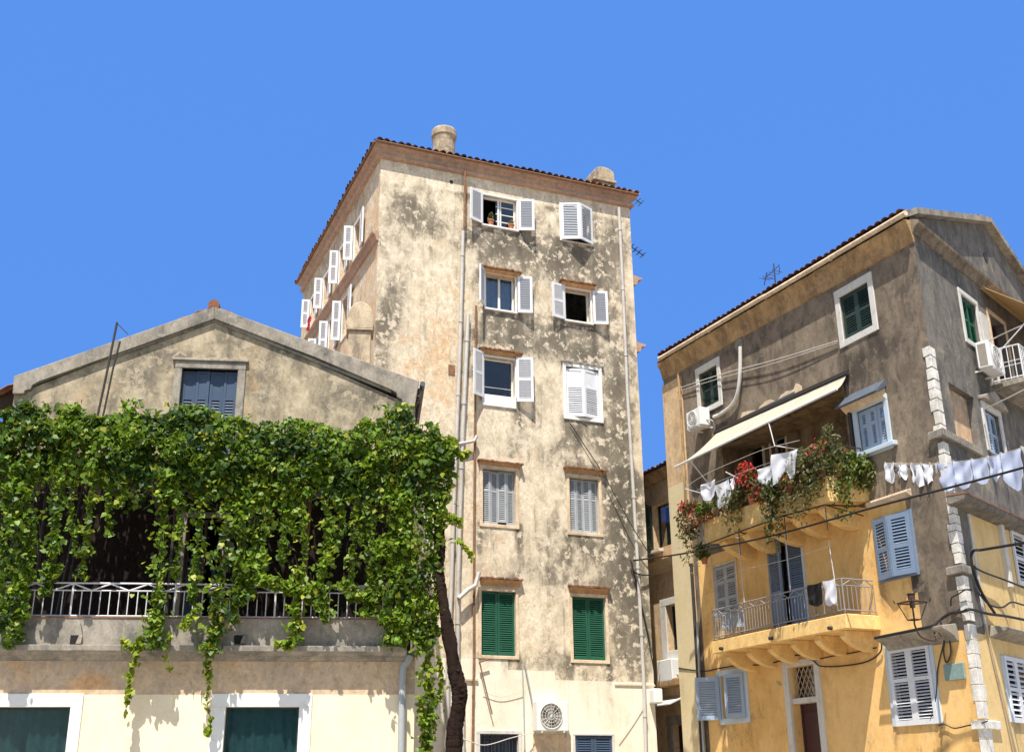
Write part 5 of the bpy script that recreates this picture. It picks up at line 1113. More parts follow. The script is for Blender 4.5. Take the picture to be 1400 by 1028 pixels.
potplant('terracotta pot with sparse stems before the glazed half of a top window', TF, b-.16, -.03, zt_s, .09, .16, [('foliage', (0, 0, .24), (.09, .06, .10), 34, 'leafdry', .07)], GP)
GB = 'potted plants crowding the upper balcony rail'
ub0, ub1, uo, uz = UB0, UB1, UO, 7.92
def BP(x, lab, parts, r=.13, h=.22, o=None, dz=0.0):
    u = RL.uv(x, 660, uo)[0]; return potplant(lab, RL, u, uo-.02 if o is None else o, uz+dz, r, h, parts, GB)
BP(943, 'red flowered plant at the far left end of the upper balcony', [('foliage', (0,0,.35), (.30,.25,.30), 190, 'leafdark', .11, .0, .55), ('flowers', (0,.08,.42), (.28,.22,.24), 110, 'flowerred', .085), ('pink_flowers', (.05,.1,.1), (.3,.2,.26), 100, 'flowerpink', .08)])
BP(950, 'dry trailing plant spilling from the left corner of the upper balcony', [('foliage', (0,.1,.0), (.24,.2,.3), 170, 'leafdry', .09, .0, 1.0), ('pink_flowers', (0,.12,.0), (.25,.18,.2), 40, 'flowerpink', .08)], .11, .18, uo+.02, -.05)
BP(966, 'fresh green bush low beside a hanging grey cloth on the upper balcony', [('foliage', (0,.08,.22), (.26,.2,.22), 150, 'leafgreen', .11, .3), ('pink_flowers', (0,.14,.05), (.3,.1,.12), 40, 'flowerpink', .07)])
BP(988, 'small plant with pinkish blooms behind a white towel on the balcony', [('foliage', (0,.02,.25), (.28,.2,.2), 110, 'leafdark', .09), ('pink_flowers', (0,.1,.1), (.28,.1,.15), 30, 'flowerpink', .07)])
BP(1006, 'brown leaved plant trailing far down left of the red geranium', [('foliage', (0,.05,.25), (.32,.22,.3), 200, 'leafdry', .09, .0, .75), ('green_foliage', (0,.08,.2), (.3,.2,.25), 90, 'leafdark', .09)])
BP(1026, 'tall red geranium in the middle of the upper balcony', [('foliage', (0,0,.4), (.28,.22,.34), 170, 'leafdark', .10), ('flowers', (0,.08,.62), (.30,.2,.34), 150, 'flowerred', .085)])
BP(1046, 'dark bush with scattered red blooms under hanging white shirts', [('foliage', (0,.02,.2), (.3,.22,.28), 190, 'leafdark', .10), ('flowers', (0,.14,.1), (.32,.12,.24), 60, 'flowerred', .075)])
BP(1064, 'green plant hanging down in a long tail from the balcony centre', [('foliage', (0,.12,.1), (.26,.16,.25), 300, 'leafdark', .10, .1, 1.15)])
BP(1084, 'plant with orange blooms in wide terracotta pots at the balcony centre', [('foliage', (0,.0,.30), (.34,.22,.26), 190, 'leafdark', .09, .0, .6), ('flowers', (0,.12,.25), (.28,.1,.15), 36, 'flowerorange', .08)], .19, .28, uo+.03, -.1)
BP(1104, 'grey dry shrub draped over the right part of the balcony front', [('foliage', (0,.04,.35), (.40,.24,.36), 420, 'leafdry', .085, .05, 1.0), ('green_foliage', (0,.05,.45), (.3,.2,.3), 110, 'leafdark', .08)])
BP(1124, 'olive bush with reddish blooms at the right front corner of the balcony', [('foliage', (0,.0,.42), (.36,.26,.34), 300, 'leafdark', .09, .1, .7), ('flowers', (.05,.1,.55), (.3,.2,.3), 30, 'flowerred', .08), ('dry_foliage', (0,.1,.2), (.3,.15,.3), 120, 'leafdry', .08)])
def EP(q, lab, parts, r=.13, h=.22, dz=0.):                # along the right end of the balcony
    return potplant(lab, RL, ub1-.02, uo*(1-q), uz+dz, r, h, parts, GB)
EP(.30, 'tall wispy shrub rising above the right end of the upper balcony', [('foliage', (-.1,0,.7), (.2,.22,.48), 150, 'leafdark', .085, .25), ('low_foliage', (0,0,.4), (.3,.3,.3), 150, 'leafdark', .09)], .16, .28)
EP(.50, 'yellow green plant trailing down the right end of the balcony', [('foliage', (.06,.05,.15), (.26,.26,.3), 330, 'leafgreen', .085, .1, .85)])
EP(.68, 'bright green bush with dark red blooms at the balcony end', [('foliage', (.04,0,.35), (.24,.22,.24), 150, 'leafgreen', .11, .25), ('flowers', (-.1,.05,.5), (.18,.15,.2), 30, 'flowerred', .08)])
EP(.95, 'ochre leaved plant against the wall at the balcony end', [('foliage', (.1,0,.25), (.26,.22,.32), 230, 'leafgreen', .09, .3, .3), ('dry_foliage', (.1,0,.1), (.24,.2,.3), 110, 'leafdry', .09)])
# ---- laundry
def garment(label, face, pts, z, drops, o, m='laundry', name='garment', amp=.03, group=None, cat='laundry', lean=0.):
    """cloth pinned along a line: pts (u0,u1) top, drops list of lower edge depths across the width"""
    u0, u1 = pts[0], pts[1]; n = 14; k = 9; mb = MB(face); ph = rng.random()*6; V = []
    zz = z if callable(z) else (lambda u: z); oo = o if callable(o) else (lambda u: o)
    for j in range(k+1):
        for i in range(n+1):
            t = i/n; q = j/k; u = u0+(u1-u0)*t; dr = np.interp(t, np.linspace(0, 1, len(drops)), drops)
            f_ = amp*q**.6*(math.sin(t*6.5+ph)+.45*math.sin(t*15+ph*2+q*3)) + .012*math.sin(q*9+t*6)
            V.append((u+(t-.5)*(-.02*q)*(u1-u0) + lean*q*dr + .012*math.sin(q*8+ph), oo(u)+f_+.02, zz(u)-dr*q - .02*math.sin(t*math.pi)*(1-q)))
    nn = len(V); V2_ = [(a, b-.008, c) for a, b, c in V]; F_ = []
    I = lambda i, j: j*(n+1)+i
    for j in range(k):
        for i in range(n):
            F_.append((I(i,j), I(i+1,j), I(i+1,j+1), I(i,j+1))); F_.append((nn+I(i,j+1), nn+I(i+1,j+1), nn+I(i+1,j), nn+I(i,j)))
    edge = [I(i,0) for i in range(n+1)] + [I(n,j) for j in range(1,k+1)] + [I(i,k) for i in range(n-1,-1,-1)] + [I(0,j) for j in range(k-1,0,-1)]
    for a in range(len(edge)):
        p, q_ = edge[a], edge[(a+1) % len(edge)]; F_.append((p, nn+p, nn+q_, q_))
    mb.add(V+V2_, F_); o_ = mb.build(name, M[m], None, smooth=True); tag(o_, label, cat, group); return o_
# line A: in front of the upper balcony
off = UO+.35
def LP(x, y, of=off): u, z = RL.uv(x, y, of); return (u, of, z)
lineA = thing('clothesline', 'thin clothesline on a cross bar before the upper balcony plants', 'clothesline', LP(1010, 650))
MB(RL).tube(path3([LP(934,668), LP(965,648), LP(1010,628), LP(1048,613), LP(1093,602)], 4), .007, 5).build('cord', M['wire'], lineA)
MB(RL).tube(path3([LP(953,670,off-.1), LP(985,657,off-.1), LP(1030,640,off-.1), LP(1065,628,off-.1), LP(1092,616,off-.1)], 4), .006, 5).build('cord', M['wire'], lineA)
a = LP(992, 645); MB(RL).tube([a, (a[0]+.15, UO-.1, a[2]-.25)], .014, 6).build('bar', M['railwhite'], lineA)
a = LP(936, 668); MB(RL).tube([a, (a[0]+.1, UO-.1, a[2]-.1)], .012, 6).build('bar', M['railwhite'], lineA)
GL = 'washing on the upper balcony line'
def hang(lab, x0, x1, y0, y1, drops, of, m='laundry', **k):
    a = RL.uv(x0, y0, of); b = RL.uv(x1, y1, of); sc = .0172
    return garment(lab, RL, (a[0], b[0]), (lambda u: a[1]+(b[1]-a[1])*(u-a[0])/(b[0]-a[0])), [d*sc for d in drops], of, m, group=GL, **k)
hang('greyish cloth drooping on the left of the upper balcony line', 959, 978, 663, 655, [16, 26, 27, 24, 20], off-.1, amp=.04)
hang('white towel hanging straight on the upper balcony line', 979, 997, 664, 654, [32, 34, 34, 33], off-.1)
hang('small looped white rag between towel and red geranium', 999, 1004, 655, 651, [10, 18, 10], off-.1, amp=.02)
hang('white shirt with short tail, first of the bright pair', 1036, 1057, 642, 634, [16, 22, 25, 20, 8], off-.05, amp=.04)
hang('white shirt nearest to the dry shrub on the balcony', 1055, 1091, 622, 614, [42, 40, 22, 38, 34, 12], off-.02, amp=.05)
# line B: strung from the alley wall across the corner towards the square
P0 = np.array(RL.pt(RL.uv(1209, 632)[0]-.0, .12, RL.uv(1209, 632)[1]))
LBd = 13.5
def fixline(p, D): return hd(p[0], p[1], D)
Da, Db = P0[1], 19.4
LX = [(1209,633), (1262,634), (1310,631), (1355,624), (1400,611), (1440,597)]
W_ = [ray(x, y) for x, y in LX]
LBp = []
for (x, y) in LX:
    t_ = (x-1209)/(1440-1209); D = Da+(Db-Da)*t_; LBp.append(fixline((x, y), D))
FB = Face(LBp[0], math.degrees(math.atan2(LBp[-1][1]-LBp[0][1], LBp[-1][0]-LBp[0][0])))
LBl = [((p-FB.o).dot(FB.d), (p-FB.o).dot(FB.n), p[2]) for p in LBp]
LBs = path3(LBl, 6)
lineB = thing('clothesline', 'long clothesline of white washing strung past the corner of the ochre house', 'clothesline', LBp[2])
MB(FB).tube(LBs, .007, 5).build('cord', M['wire'], lineB)
MB(FB).tube([(u, o+.0, z-.05-.02*math.sin(i)) for i, (u, o, z) in enumerate(LBs)], .005, 5).build('cord', M['wire'], lineB)
us_ = np.array([p[0] for p in LBs]); zs2 = np.array([p[2] for p in LBs]); os2 = np.array([p[1] for p in LBs])
def UB_(x): return float(np.interp(x, [p[0] for p in LX], [l_[0] for l_ in LBl]))
zB = lambda u: float(np.interp(u, us_, zs2)); oB = lambda u: float(np.interp(u, us_, os2))
GW = 'white washing on the long line'
sc = .0149
for (lab, x0, x1, dr, m, am) in (
  ('narrow white cloth at the wall end of the long line', 1210, 1223, [24, 30, 29, 27], 'laundry', .03), ('crumpled white socks and rag, second from the wall', 1225, 1240, [16, 22, 13, 25, 18], 'laundry', .04),
  ('white vest hanging left of the shirt', 1246, 1261, [27, 31, 34, 30], 'laundry', .03), ('white shirt with a pointed tail left of the quoins', 1262, 1281, [22, 33, 24, 34, 24], 'laundry', .05),
  ('folded white sheet in front of the quoins', 1282, 1304, [30, 38, 40, 37, 26], 'laundryblue', .02), ('wide pale cloth just right of the quoins', 1304, 1328, [28, 38, 37, 35, 30], 'laundryblue', .02),
  ('pale square cloth third from the right end', 1329, 1350, [28, 34, 34, 30], 'laundryblue', .02), ('pale cloth with a bright edge, second from the right end', 1351, 1368, [25, 34, 33, 22], 'laundryblue', .03), ('large white garment with drooping hem near the frame edge', 1369, 1396, [34, 46, 52, 50, 36], 'laundryblue', .03), ('white sheet at the right end of the long line', 1398, 1425, [34, 40, 40, 36], 'laundry', .03)):
    garment(lab, FB, (UB_(x0), UB_(x1)), zB, [d*sc for d in dr], oB, m, amp=am, group=GW)
pg = MB(FB)
GPG = None
for k, x in enumerate((1211, 1222, 1233, 1247, 1260, 1272, 1283, 1304, 1329, 1351, 1369, 1397)):
    u = UB_(x); m_ = MB(FB); m_.box(u-.008, u+.008, oB(u)-.018, oB(u)+.03, zB(u)-.05, zB(u)+.03); m_.build('clothes_peg', M['lattice'], lineB)
# cloth over the lower balcony rail
u0, z0 = RL.uv(1128, 808, .9)
garment('white patterned cloth draped over the lower balcony rail', RL, (u0-.02, u0+.36), zr1+.02, [.50, .56, .52, .58], LO-.005, 'laundry', amp=.02, name='cloth', cat='cloth')
garment('dark cloth hung over the lower balcony rail beside a white one', RL, (u0-.55, u0-.08), zr1+.02, [.42, .5, .46], LO-.005, 'black', amp=.02, name='cloth', cat='cloth')
u0, z0 = RL.uv(984, 830, .9); 
garment('bluish rumpled cloth behind the left end of the lower balcony rail', RL, (LB0+.35, LB0+1.25), zr2, [.38, .42, .36, .4], LO-.14, 'shgrey', amp=.04, name='cloth', cat='cloth')
garment('red cloth hanging from a side window of the tall block', TL, (-8.1, -7.6), 16.95, [.45, .5, .3], .16, 'red', name='cloth', cat='cloth')
# ---- rods and wires of the lower balcony
rack = thing('clothes_rack', 'dark iron drying frame slung under the upper balcony', 'drying rack', RL.pt(-4.7, 1.1, 7.2))
R1 = lambda x, y, of=1.12: (RL.uv(x, y, of)[0], of, RL.uv(x, y, of)[1])
MB(RL).tube([R1(963, 745), R1(1010, 727), R1(1072, 705), R1(1128, 690)], .018, 6).build('rail', M['iron'], rack)
a = R1(1128, 690); MB(RL).tube([a, (a[0]+.03, .05, a[2]+.05)], .018, 6).build('rail', M['iron'], rack)
for (x, y) in ((1010, 727), (1072, 705), (1128, 690)):
    a = R1(x, y); MB(RL).tube([a, (a[0], .1, a[2]-.15)], .014, 6).build('strut', M['iron'], rack)
    MB(RL).tube([a, (a[0]+.0, a[1], a[2]-.55)], .012, 6).build('hanger', M['iron'], rack)
lp = thing('clothesline', 'pale poles and wire standing on the lower balcony railing', 'clothesline', RL.pt(-4.7, .85, 5.7))
for (xa, ya, xb, yb) in ((1009, 730, 1018, 822), (1072, 708, 1081, 806), (1133, 738, 1142, 795)):
    a = RL.uv(xa, ya, .85); b = RL.uv(xb, yb, .85); MB(RL).tube([(a[0], .86, a[1]), (b[0], .86, min(b[1], zr1))], .011, 6).build('pole', M['wire'], lp)
MB(RL).tube(path3([(RL.uv(x, y, .86)[0], .86, RL.uv(x, y, .86)[1]) for x, y in ((974, 798), (1012, 780), (1075, 765), (1135, 746))], 5), .006, 5).build('cord', M['wire'], lp)
# ---- awnings
aw = thing('awning', 'cream fabric awning slanting out over the upper balcony', 'awning', RL.pt(-5, .6, 9.7))
fl_ = RL.uv(932, 634, 1.25); fr_ = RL.uv(1142, 533, .45)
_a = RL.uv(980, 592, .06); _b = RL.uv(1157, 513, .06); c0 = np.array([_a[0], .06, _a[1]]); c1 = np.array([_b[0], .06, _b[1]]); c2 = np.array([fr_[0], .45, fr_[1]]); c3 = np.array([fl_[0], 1.25, fl_[1]])
mb = MB(RL); n, k = 24, 8; V = []
for j in range(k+1):
    for i in range(n+1):
        p = (c0*(1-i/n)+c1*i/n)*(1-j/k)+(c3*(1-i/n)+c2*i/n)*j/k; V.append((p[0], p[1], p[2]-.05*math.sin(math.pi*j/k)-.012*math.sin(i*1.9)*math.sin(math.pi*j/k)))
nn = len(V); V += [(a, b, c-.012) for a, b, c in V]; I = lambda i, j: j*(n+1)+i
F_ = [(I(i,j), I(i+1,j), I(i+1,j+1), I(i,j+1)) for j in range(k) for i in range(n)]; F_ += [tuple(nn+x for x in reversed(q)) for q in F_]
for i in range(n): F_ += [(I(i,k), I(i+1,k), nn+I(i+1,k), nn+I(i,k)), (I(i+1,0), I(i,0), nn+I(i,0), nn+I(i+1,0))]
for j in range(k): F_ += [(I(0,j), I(0,j+1), nn+I(0,j+1), nn+I(0,j)), (I(n,j+1), I(n,j), nn+I(n,j), nn+I(n,j+1))]
mb.add(V, F_); mb.build('fabric', M['awncream'], aw, smooth=True)
e_ = (c3-c2)/np.linalg.norm(c3-c2); MB(RL).tube([tuple(c2-e_*.05), tuple(c3+e_*.25)], .028, 8).build('front_bar', M['railwhite'], aw)
MB(RL).tube([tuple(c0+[-.1, 0, .03]), tuple(c1+[.06, 0, .03])], .045, 8).build('roller', M['iron'], aw)
for t_ in (.06, .60):
    p = c3*(1-t_)+c2*t_; MB(RL).tube([tuple(p), (p[0]+.12, .75, p[2]-.62), (p[0]+.45, .03, p[2]-.75)], .016, 6).build('arm', M['railwhite'], aw)
MB(RL).box(-2.60, -2.52, 0, .06, 8.6, 10.45).build('side_rail', M['iron'], aw)
MB(RL).tube([tuple(c0+[-.1, -.03, .09]), tuple(c1+[.05, -.03, .09])], .04, 6).build('cover_board', M['iron'], aw)
aw2 = thing('awning', 'ochre fabric awning above the gable side balcony', 'awning', RR.pt(6, .5, 12.3))
p0, p1 = (UB+.25, .05, 12.86), (WID-.8, .05, 12.86); q0, q1 = (UB+.45, 1.15, 12.02), (WID-.8, 1.15, 12.02)
mb = MB(RR); mb.hexa([p0, p1, q1, q0, (p0[0], p0[1], p0[2]+.02), (p1[0], p1[1], p1[2]+.02), (q1[0], q1[1], q1[2]+.02), (q0[0], q0[1], q0[2]+.02)])
mb.hexa([(q0[0],q0[1]-.01,q0[2]-.22),(q1[0],q1[1]-.01,q1[2]-.22),(q1[0],q1[1]+.01,q1[2]-.22),(q0[0],q0[1]+.01,q0[2]-.22),(q0[0],q0[1]-.01,q0[2]-.002),(q1[0],q1[1]-.01,q1[2]-.002),(q1[0],q1[1]+.01,q1[2]-.002),(q0[0],q0[1]+.01,q0[2]-.002)])
mb.build('fabric', M['awnochre'], aw2); MB(RR).tube([p0, p1], .06, 8).build('roller', M['awnochre'], aw2)
MB(RR).tube([q0, (q0[0], .02, q0[2]-.9)], .014, 6).build('arm', M['railwhite'], aw2)
can = thing('canopy', 'small pale sheet canopy above a doorway deep in the alley', 'canopy', AL.pt(-11.8, .4, 4))
r = AL.quad((902,962),(938,950),(940,958),(903,972)); z = (r[2]+r[3])/2
MB(AL).hexa([(r[0],.02,z+.12),(r[1],.02,z+.12),(r[1],.55,z-.1),(r[0],.55,z-.1),(r[0],.02,z+.15),(r[1],.02,z+.15),(r[1],.55,z-.07),(r[0],.55,z-.07)]).build('sheet', M['whitegrey'], can)
MB(AL).box(r[0], r[1], .0, .32, z+.42, z+.62).build('box_beam', M['cove'], can, bevel=.02)
# ---- street lamp on its wall arm
lamp = thing('street_lamp', 'old iron lantern on a curved wall arm beside the quoins', 'street lamp', RL.pt(-.75, .1, 4.5))
of = .95; uc, zb_ = RL.uv(1250, 847, of); zt = RL.uv(1247, 824, of)[1]; ztop = RL.uv(1246, 811, of)[1]
ob, ot = .085, .19
mb = MB(RL)
for (sx, sy) in ((1,1),(1,-1),(-1,1),(-1,-1)): mb.tube([(uc+sx*ob, of+sy*ob, zb_), (uc+sx*ot, of+sy*ot, zt)], .010, 5)
for (h_, z) in ((ob, zb_), (ot, zt)):
    c_ = [(uc-h_, of-h_, z), (uc+h_, of-h_, z), (uc+h_, of+h_, z), (uc-h_, of+h_, z), (uc-h_, of-h_, z)]
    for k in range(4): mb.tube([c_[k], c_[k+1]], .011, 5)
mb.build('cage', M['lampiron'], lamp)
h2 = ot+.035
mb = MB(RL); mb.hexa([(uc-h2,of-h2,zt+.005),(uc+h2,of-h2,zt+.005),(uc+h2,of+h2,zt+.005),(uc-h2,of+h2,zt+.005),(uc-.08,of-.08,zt+.055),(uc+.08,of-.08,zt+.055),(uc+.08,of+.08,zt+.055),(uc-.08,of+.08,zt+.055)]); cap = mb.build('cap', M['lampiron'], lamp)
mb = MB(RL); mb.lathe(uc, of, [(.07, zt+.056), (.07, ztop-.02), (.085, ztop-.015), (.085, ztop)], 12); mb.build('chimney_cap', M['lampiron'], cap)
for (sx, sy) in ((1,1),(1,-1),(-1,1),(-1,-1)): MB(RL).tube([(uc+sx*h2, of+sy*h2, zt), (uc+sx*(h2+.015), of+sy*(h2+.015), zt+.07)], .012, 5).build('finial', M['lampiron'], cap)
MB(RL).hexa([(uc-ob+.008,of-ob+.008,zb_),(uc+ob-.008,of-ob+.008,zb_),(uc+ob-.008,of+ob-.008,zb_),(uc-ob+.008,of+ob-.008,zb_),(uc-ot+.012,of-ot+.012,zt),(uc+ot-.012,of-ot+.012,zt),(uc+ot-.012,of+ot-.012,zt),(uc-ot+.012,of+ot-.012,zt)]).build('glass', M['lampglass'], lamp)
MB(RL).lathe(uc, of, [(.018, zb_), (.018, zt-.1), (.05, zt-.09), (.05, zt-.005)], 10).build('bulb_holder', M['lampiron'], lamp)
za = RL.uv(1292, 865)[1]; ua = RL.uv(1283, 865)[0]
MB(RL).tube(path3([(uc, of, zb_+.005), (uc, of, zb_-.12), (uc+.02, of-.10, zb_-.32), (uc+.05, of-.4, zb_-.38), ((uc+ua)/2, .3, za-.02), (ua, .0, za+.1)], 7), .017, 7).build('arm', M['lampiron'], lamp)
MB(RL).tube(path3([(uc+.05, of-.38, zb_-.36), (uc+.05, of-.5, zb_-.22), (uc+.05, of-.58, zb_-.3), (uc+.05, of-.5, zb_-.34)], 6), .011, 6).build('scroll', M['lampiron'], lamp)
# ---- plaque
r = RL.quad((1291,909),(1318,905),(1323,927),(1295,931)); sg = MB(RL).box(r[0], r[1], .01, .05, r[2], r[3]).build('wall_plaque', M['sign'], None, bevel=.008); tag(sg, 'small weathered grey green plaque on the yellow wall beside the quoins', 'plaque')
# ---- antennas
def antenna(label, face, u, o, z0, z1, els, tilt=0.):
    t = thing('tv_antenna', label, 'antenna', face.pt(u, o, z0)); MB(face).tube([(u, o, z0), (u+tilt, o, z1)], .018, 6).build('mast', M['iron'], t)
    for (z, a, b, c) in els: MB(face).tube([(u-a, o, z-c), (u+b, o, z+c)], .010, 5).build('boom', M['iron'], t)
    return t
Q = Face(np.array(RL.pt(0, -1.5, 0)), -65.3); ua, za = Q.uv(1058, 365); 
t = antenna('thin rooftop aerial with angled rods on the brown house ridge', Q, ua, 0, za-1.3, za+.1, [(za-.1, .35, .25, .05), (za-.25, .5, .0, -.12)])
for k in range(5): MB(Q).tube([(ua-.45+.14*k, -.18, za-.18), (ua-.45+.14*k, .18, za-.18)], .007, 4).build('element', M['iron'], t)
MB(Q).tube([(ua-.5, 0, za-.35), (ua-.32, 0, za-.02)], .012, 5).build('element', M['iron'], t); MB(Q).tube([(ua+.2, 0, za-.30), (ua+.24, 0, za-.1)], .010, 5).build('element', M['iron'], t)
for (lab, x0, y0, x1, y1) in (('small aerial sticking out below the right roof corner of the tall block', 857, 264, 877, 279), ('small aerial on the right flank of the tall block, under the roof corner', 854, 331, 880, 350)):
    t = thing('tv_antenna', lab, 'antenna', TF.pt(4.1, -.6, TF.uv(x0, y0)[1])); a, b = TF.uv(x0, y0, -.4), TF.uv(x1, y1, -.4)
    MB(TF).tube([(a[0], -.4, a[1]), (b[0], -.4, b[1])], .016, 5).build('boom', M['iron'], t)
    for q in (.35, .55, .75, .95):
        u, z = a[0]+(b[0]-a[0])*q, a[1]+(b[1]-a[1])*q; MB(TF).tube([(u-.05, -.4, z-.10), (u+.05, -.4, z+.10)], .010, 4).build('element', M['iron'], t)
        MB(TF).tube([(u, -.6, z), (u, -.2, z)], .010, 4).build('element', M['iron'], t)
# ---- cables
def cable(label, pts, r, m='cable', n=8, cat='cable', name='cable'):
    mb = MB(); mb.tube(path3(pts, n), r, 6); o = mb.build(name, M[m], None, smooth=True); tag(o, label, cat); return o
def on(face, x, y, of): u, z = face.uv(x, y, of); return face.pt(u, of, z)
c = cable('thick black power cable crossing from the tall block over the ochre house', [on(TF,866,766,.12), hd(905,761,29.5), hd(960,752,27.5), hd(1060,731,25), hd(1200,692,22), hd(1300,666,20.5), hd(1400,639,19), hd(1500,610,17.8)], .022)
cable('dark cable looping down the right edge of the tall block', [on(TF,862,765,.1), on(TF,868,782,.15), on(TF,884,786,.12), on(TF,892,784,.05)], .02)
cable('thin dark cable falling steeply beside the right rain pipe of the tall block', [on(TF,864,768,.08), on(TF,870,800,.06), on(TF,884,860,.04), on(TF,898,938,.04)], .014)
cable('slack wire slanting from the fourth floor window down to the right rain pipe', [on(TF,779,578,.05), on(TF,800,610,.06), on(TF,826,650,.12), on(TF,860,712,.2), on(TF,882,748,.2), on(TF,893,764,.05)], .013, 'iron')
cable('pair of pale wires running along the brown upper wall', [on(RL,928,531,.06), on(RL,985,512,.06), on(RL,1060,492,.08), on(RL,1145,466,.05)], .012, 'wire')
cable('lower pale wire sagging beside its twin on the brown upper wall', [on(RL,930,534,.06), on(RL,985,517,.08), on(RL,1060,496,.1), on(RL,1144,469,.05)], .009, 'wire')
cable('black bundled cable wrapped round the yellow house corner', [on(RL,1196,872,.42), on(RL,1215,868,.42), on(RL,1245,862,.42), on(RL,1275,855,.35), on(RL,1285,847,.12), on(RL,1300,838,.06), on(RL,1316,836,.06), (lambda p: (p[0], p[1], RL.uv(1327,834)[1]))(tuple(cornerpt(.1, .1))+(0,)), on(RR,1352,839,.08), on(RR,1375,842,.12), on(RR,1410,849,.2)], .030)
cable('dark cable sagging under the lower balcony to the street door', [on(RL,928,913,.06), on(RL,962,917,.05), on(RL,985,913,.04), on(RL,1012,909,.07), on(RL,1044,908,.10), on(RL,1070,902,.12), on(RL,1092,895,.12), on(RL,1112,903,.12), on(RL,1122,910,.06), on(RL,1150,910,.05), on(RL,1185,904,.05), on(RL,1204,890,.05), on(RL,1204,872,.1)], .016)
cable('second dark cable under the right brackets of the lower balcony', [on(RL,1112,903,.14), on(RL,1135,897,.06), on(RL,1165,892,.05), on(RL,1198,885,.05)], .014)
cable('heavy black cable rising along the gable side and bending right', [on(RR,1360,838,.08), on(RR,1345,815,.1), on(RR,1334,790,.1), on(RR,1328,765,.1), on(RR,1331,753,.14), on(RR,1345,751,.3), hd(1400,742,21), hd(1480,730,19)], .03)
cable('black cable drooping in a loop across the gable side', [on(RR,1332,775,.1), on(RR,1345,782,.12), on(RR,1375,793,.2), hd(1400,803,22.5), hd(1450,822,21)], .02)
cable('second loop of cable on the gable side above the louvred window', [on(RR,1338,810,.08), on(RR,1352,826,.1), on(RR,1370,830,.12), on(RR,1383,823,.15), on(RR,1400,827,.2), on(RR,1425,833,.2)], .018)
cable('thin cable hugging the yellow wall under the big louvres', [on(RL,1283,991,.05), on(RL,1292,990,.04), on(RL,1305,995,.04), on(RL,1325,991,.04), on(RL,1342,988,.05), on(RL,1350,985,.12)], .012, 'iron')
cable('tangled dark wire hanging from the corner beside the lamp arm', [on(RL,1286,850,.1), on(RL,1291,870,.08), on(RL,1290,890,.06), on(RL,1294,905,.05), on(RL,1300,892,.05), on(RL,1298,868,.06), on(RL,1303,852,.08)], .016, 'iron')
cable('wire loop curling by the top of the quoins near the lamp', [on(RL,1300,828,.05), on(RL,1301,817,.09), on(RL,1310,812,.08), on(RL,1320,806,.08), on(RL,1328,806,.1)], .014)
cable('long thin conduit running down right of the quoins', [on(RR,1347,852,.04), on(RR,1358,905,.03), on(RR,1371,960,.03), on(RR,1386,1030,.03)], .016, 'lattice')
cable('thin conduit down the yellow wall right of the big louvres', [on(RL,1290,880,.04), on(RL,1282,915,.03), on(RL,1280,950,.03), on(RL,1272,985,.03)], .013, 'iron')
cable('pale wire from the air conditioner out past the gable balcony', [on(RR,1352,466,.1), hd(1375,455,22.5), hd(1400,444,21), hd(1450,424,19)], .012, 'wire')
cable('pale wire strung low under the gable balcony', [on(RR,1345,560,.1), hd(1372,547,22.5), hd(1400,533,21.5), hd(1450,508,20)], .012, 'wire')
cable('white twisted wire sagging over the barred window at the foot of the tall block', [on(TF,612,1000,.3), on(TF,640,1012,.5), on(TF,664,1018,.5), on(TF,700,1008,.3), on(TF,742,998,.06)], .012, 'wire')
cable('thin pale wire looped between conduit and drainpipe', [on(TF,660,945,.05), on(TF,685,952,.05), on(TF,716,944,.06)], .007, 'wire')
cable('thin pale wire slanting down beside the navy louvres', [on(TF,878,965,.05), on(TF,862,990,.05), on(TF,846,1012,.05)], .010, 'wire')
# hanging green rag and leaf tuft at the balcony's left end
tq = potplant('leafy green plant in a hanging pot under the left balcony corner', RL, RL.uv(962,752,.8)[0], .8, RL.uv(962,760,.8)[1]-.2, .09, .15, [('foliage', (0,.05,.25), (.25,.2,.14), 120, 'leafgreen', .12, .1), ('dry_foliage', (.05,.05,.4), (.35,.15,.14), 110, 'leafdark', .09)])
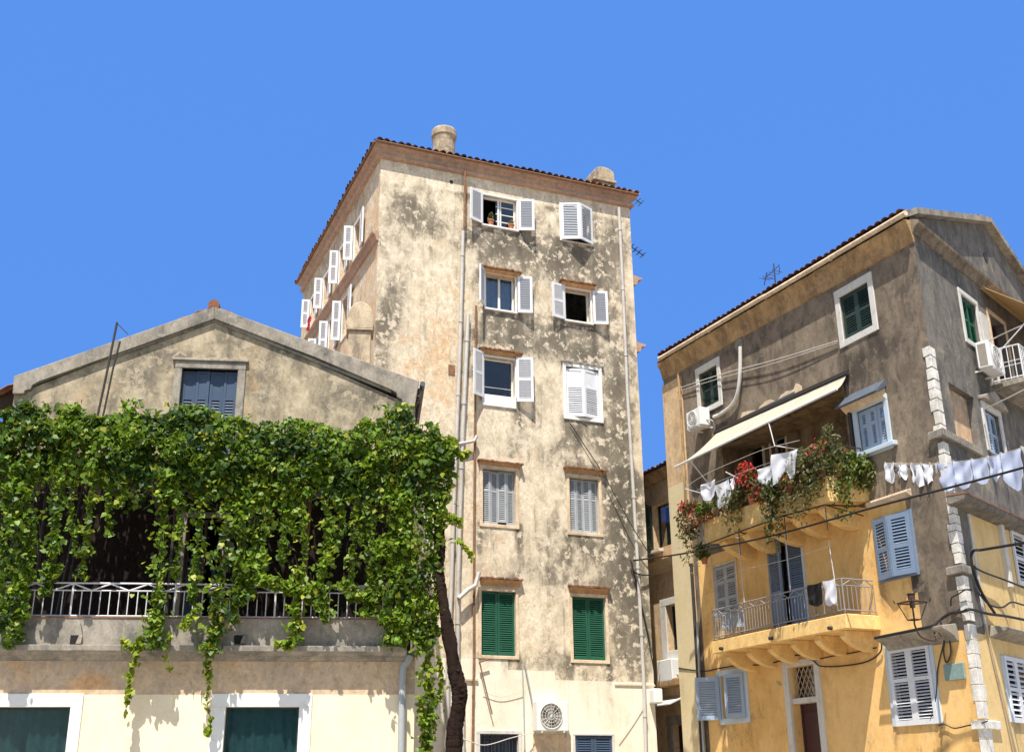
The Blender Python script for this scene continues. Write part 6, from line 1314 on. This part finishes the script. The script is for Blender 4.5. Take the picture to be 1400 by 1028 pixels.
# ================================================================= LIGHT, CAMERA
SUN_EL, SUN_AZ = 65., -10.                                # azimuth: degrees right of straight behind the camera
sd = Vector((math.sin(R_(SUN_AZ))*math.cos(R_(SUN_EL)), -math.cos(R_(SUN_AZ))*math.cos(R_(SUN_EL)), math.sin(R_(SUN_EL))))
l = bpy.data.lights.new('sun', 'SUN'); l.energy = 5.; l.angle = R_(.5); l.color = (1, .95, .86)
lo = bpy.data.objects.new('sun', l); COL.objects.link(lo); lo.rotation_euler = sd.to_track_quat('Z', 'Y').to_euler(); lo.location = (0, -20, 40)
w = bpy.data.worlds.new('World'); S.world = w; w.use_nodes = True; nt = w.node_tree
sky = nt.nodes.new('ShaderNodeTexSky'); sky.sky_type = 'NISHITA'; sky.sun_disc = False
sky.sun_elevation = R_(SUN_EL); sky.sun_rotation = R_(180-SUN_AZ); sky.altitude = 0; sky.air_density = 1.; sky.dust_density = 1.; sky.ozone_density = 1.5
# the clear northern part of the sky is an even deep blue; it pales towards the sun's side
tc = nt.nodes.new('ShaderNodeTexCoord'); sx = nt.nodes.new('ShaderNodeSeparateXYZ'); nt.links.new(tc.outputs['Generated'], sx.inputs[0])
mr = nt.nodes.new('ShaderNodeMapRange'); mr.interpolation_type = 'SMOOTHSTEP'; nt.links.new(sx.outputs['Y'], mr.inputs[0])
mr.inputs[1].default_value = .15; mr.inputs[2].default_value = .62; mr.inputs[3].default_value = 0; mr.inputs[4].default_value = .94
mx = nt.nodes.new('ShaderNodeMix'); mx.data_type = 'RGBA'; mx.inputs[7].default_value = (.66, 1.95, 5.6, 1); nt.links.new(mr.outputs[0], mx.inputs[0])
nt.links.new(sky.outputs[0], mx.inputs[6]); nt.links.new(mx.outputs[2], nt.nodes['Background'].inputs[0])
nt.nodes['Background'].inputs[1].default_value = .09
cam = bpy.data.cameras.new('camera'); co = bpy.data.objects.new('camera', cam); COL.objects.link(co); S.camera = co
cam.sensor_width = 36; cam.lens = f/1400*36; cam.clip_end = 2000; cam.clip_start = .1
from mathutils import Matrix
mw = Matrix(((CR[0], CU[0], -CF[0], 0), (CR[1], CU[1], -CF[1], 0), (CR[2], CU[2], -CF[2], 1.6), (0, 0, 0, 1)))
co.matrix_world = mw
S.view_settings.view_transform = 'Standard'; S.view_settings.look = 'None'; S.view_settings.exposure = .80; S.view_settings.gamma = 1
S.cycles.max_bounces = 6; S.cycles.transparent_max_bounces = 8
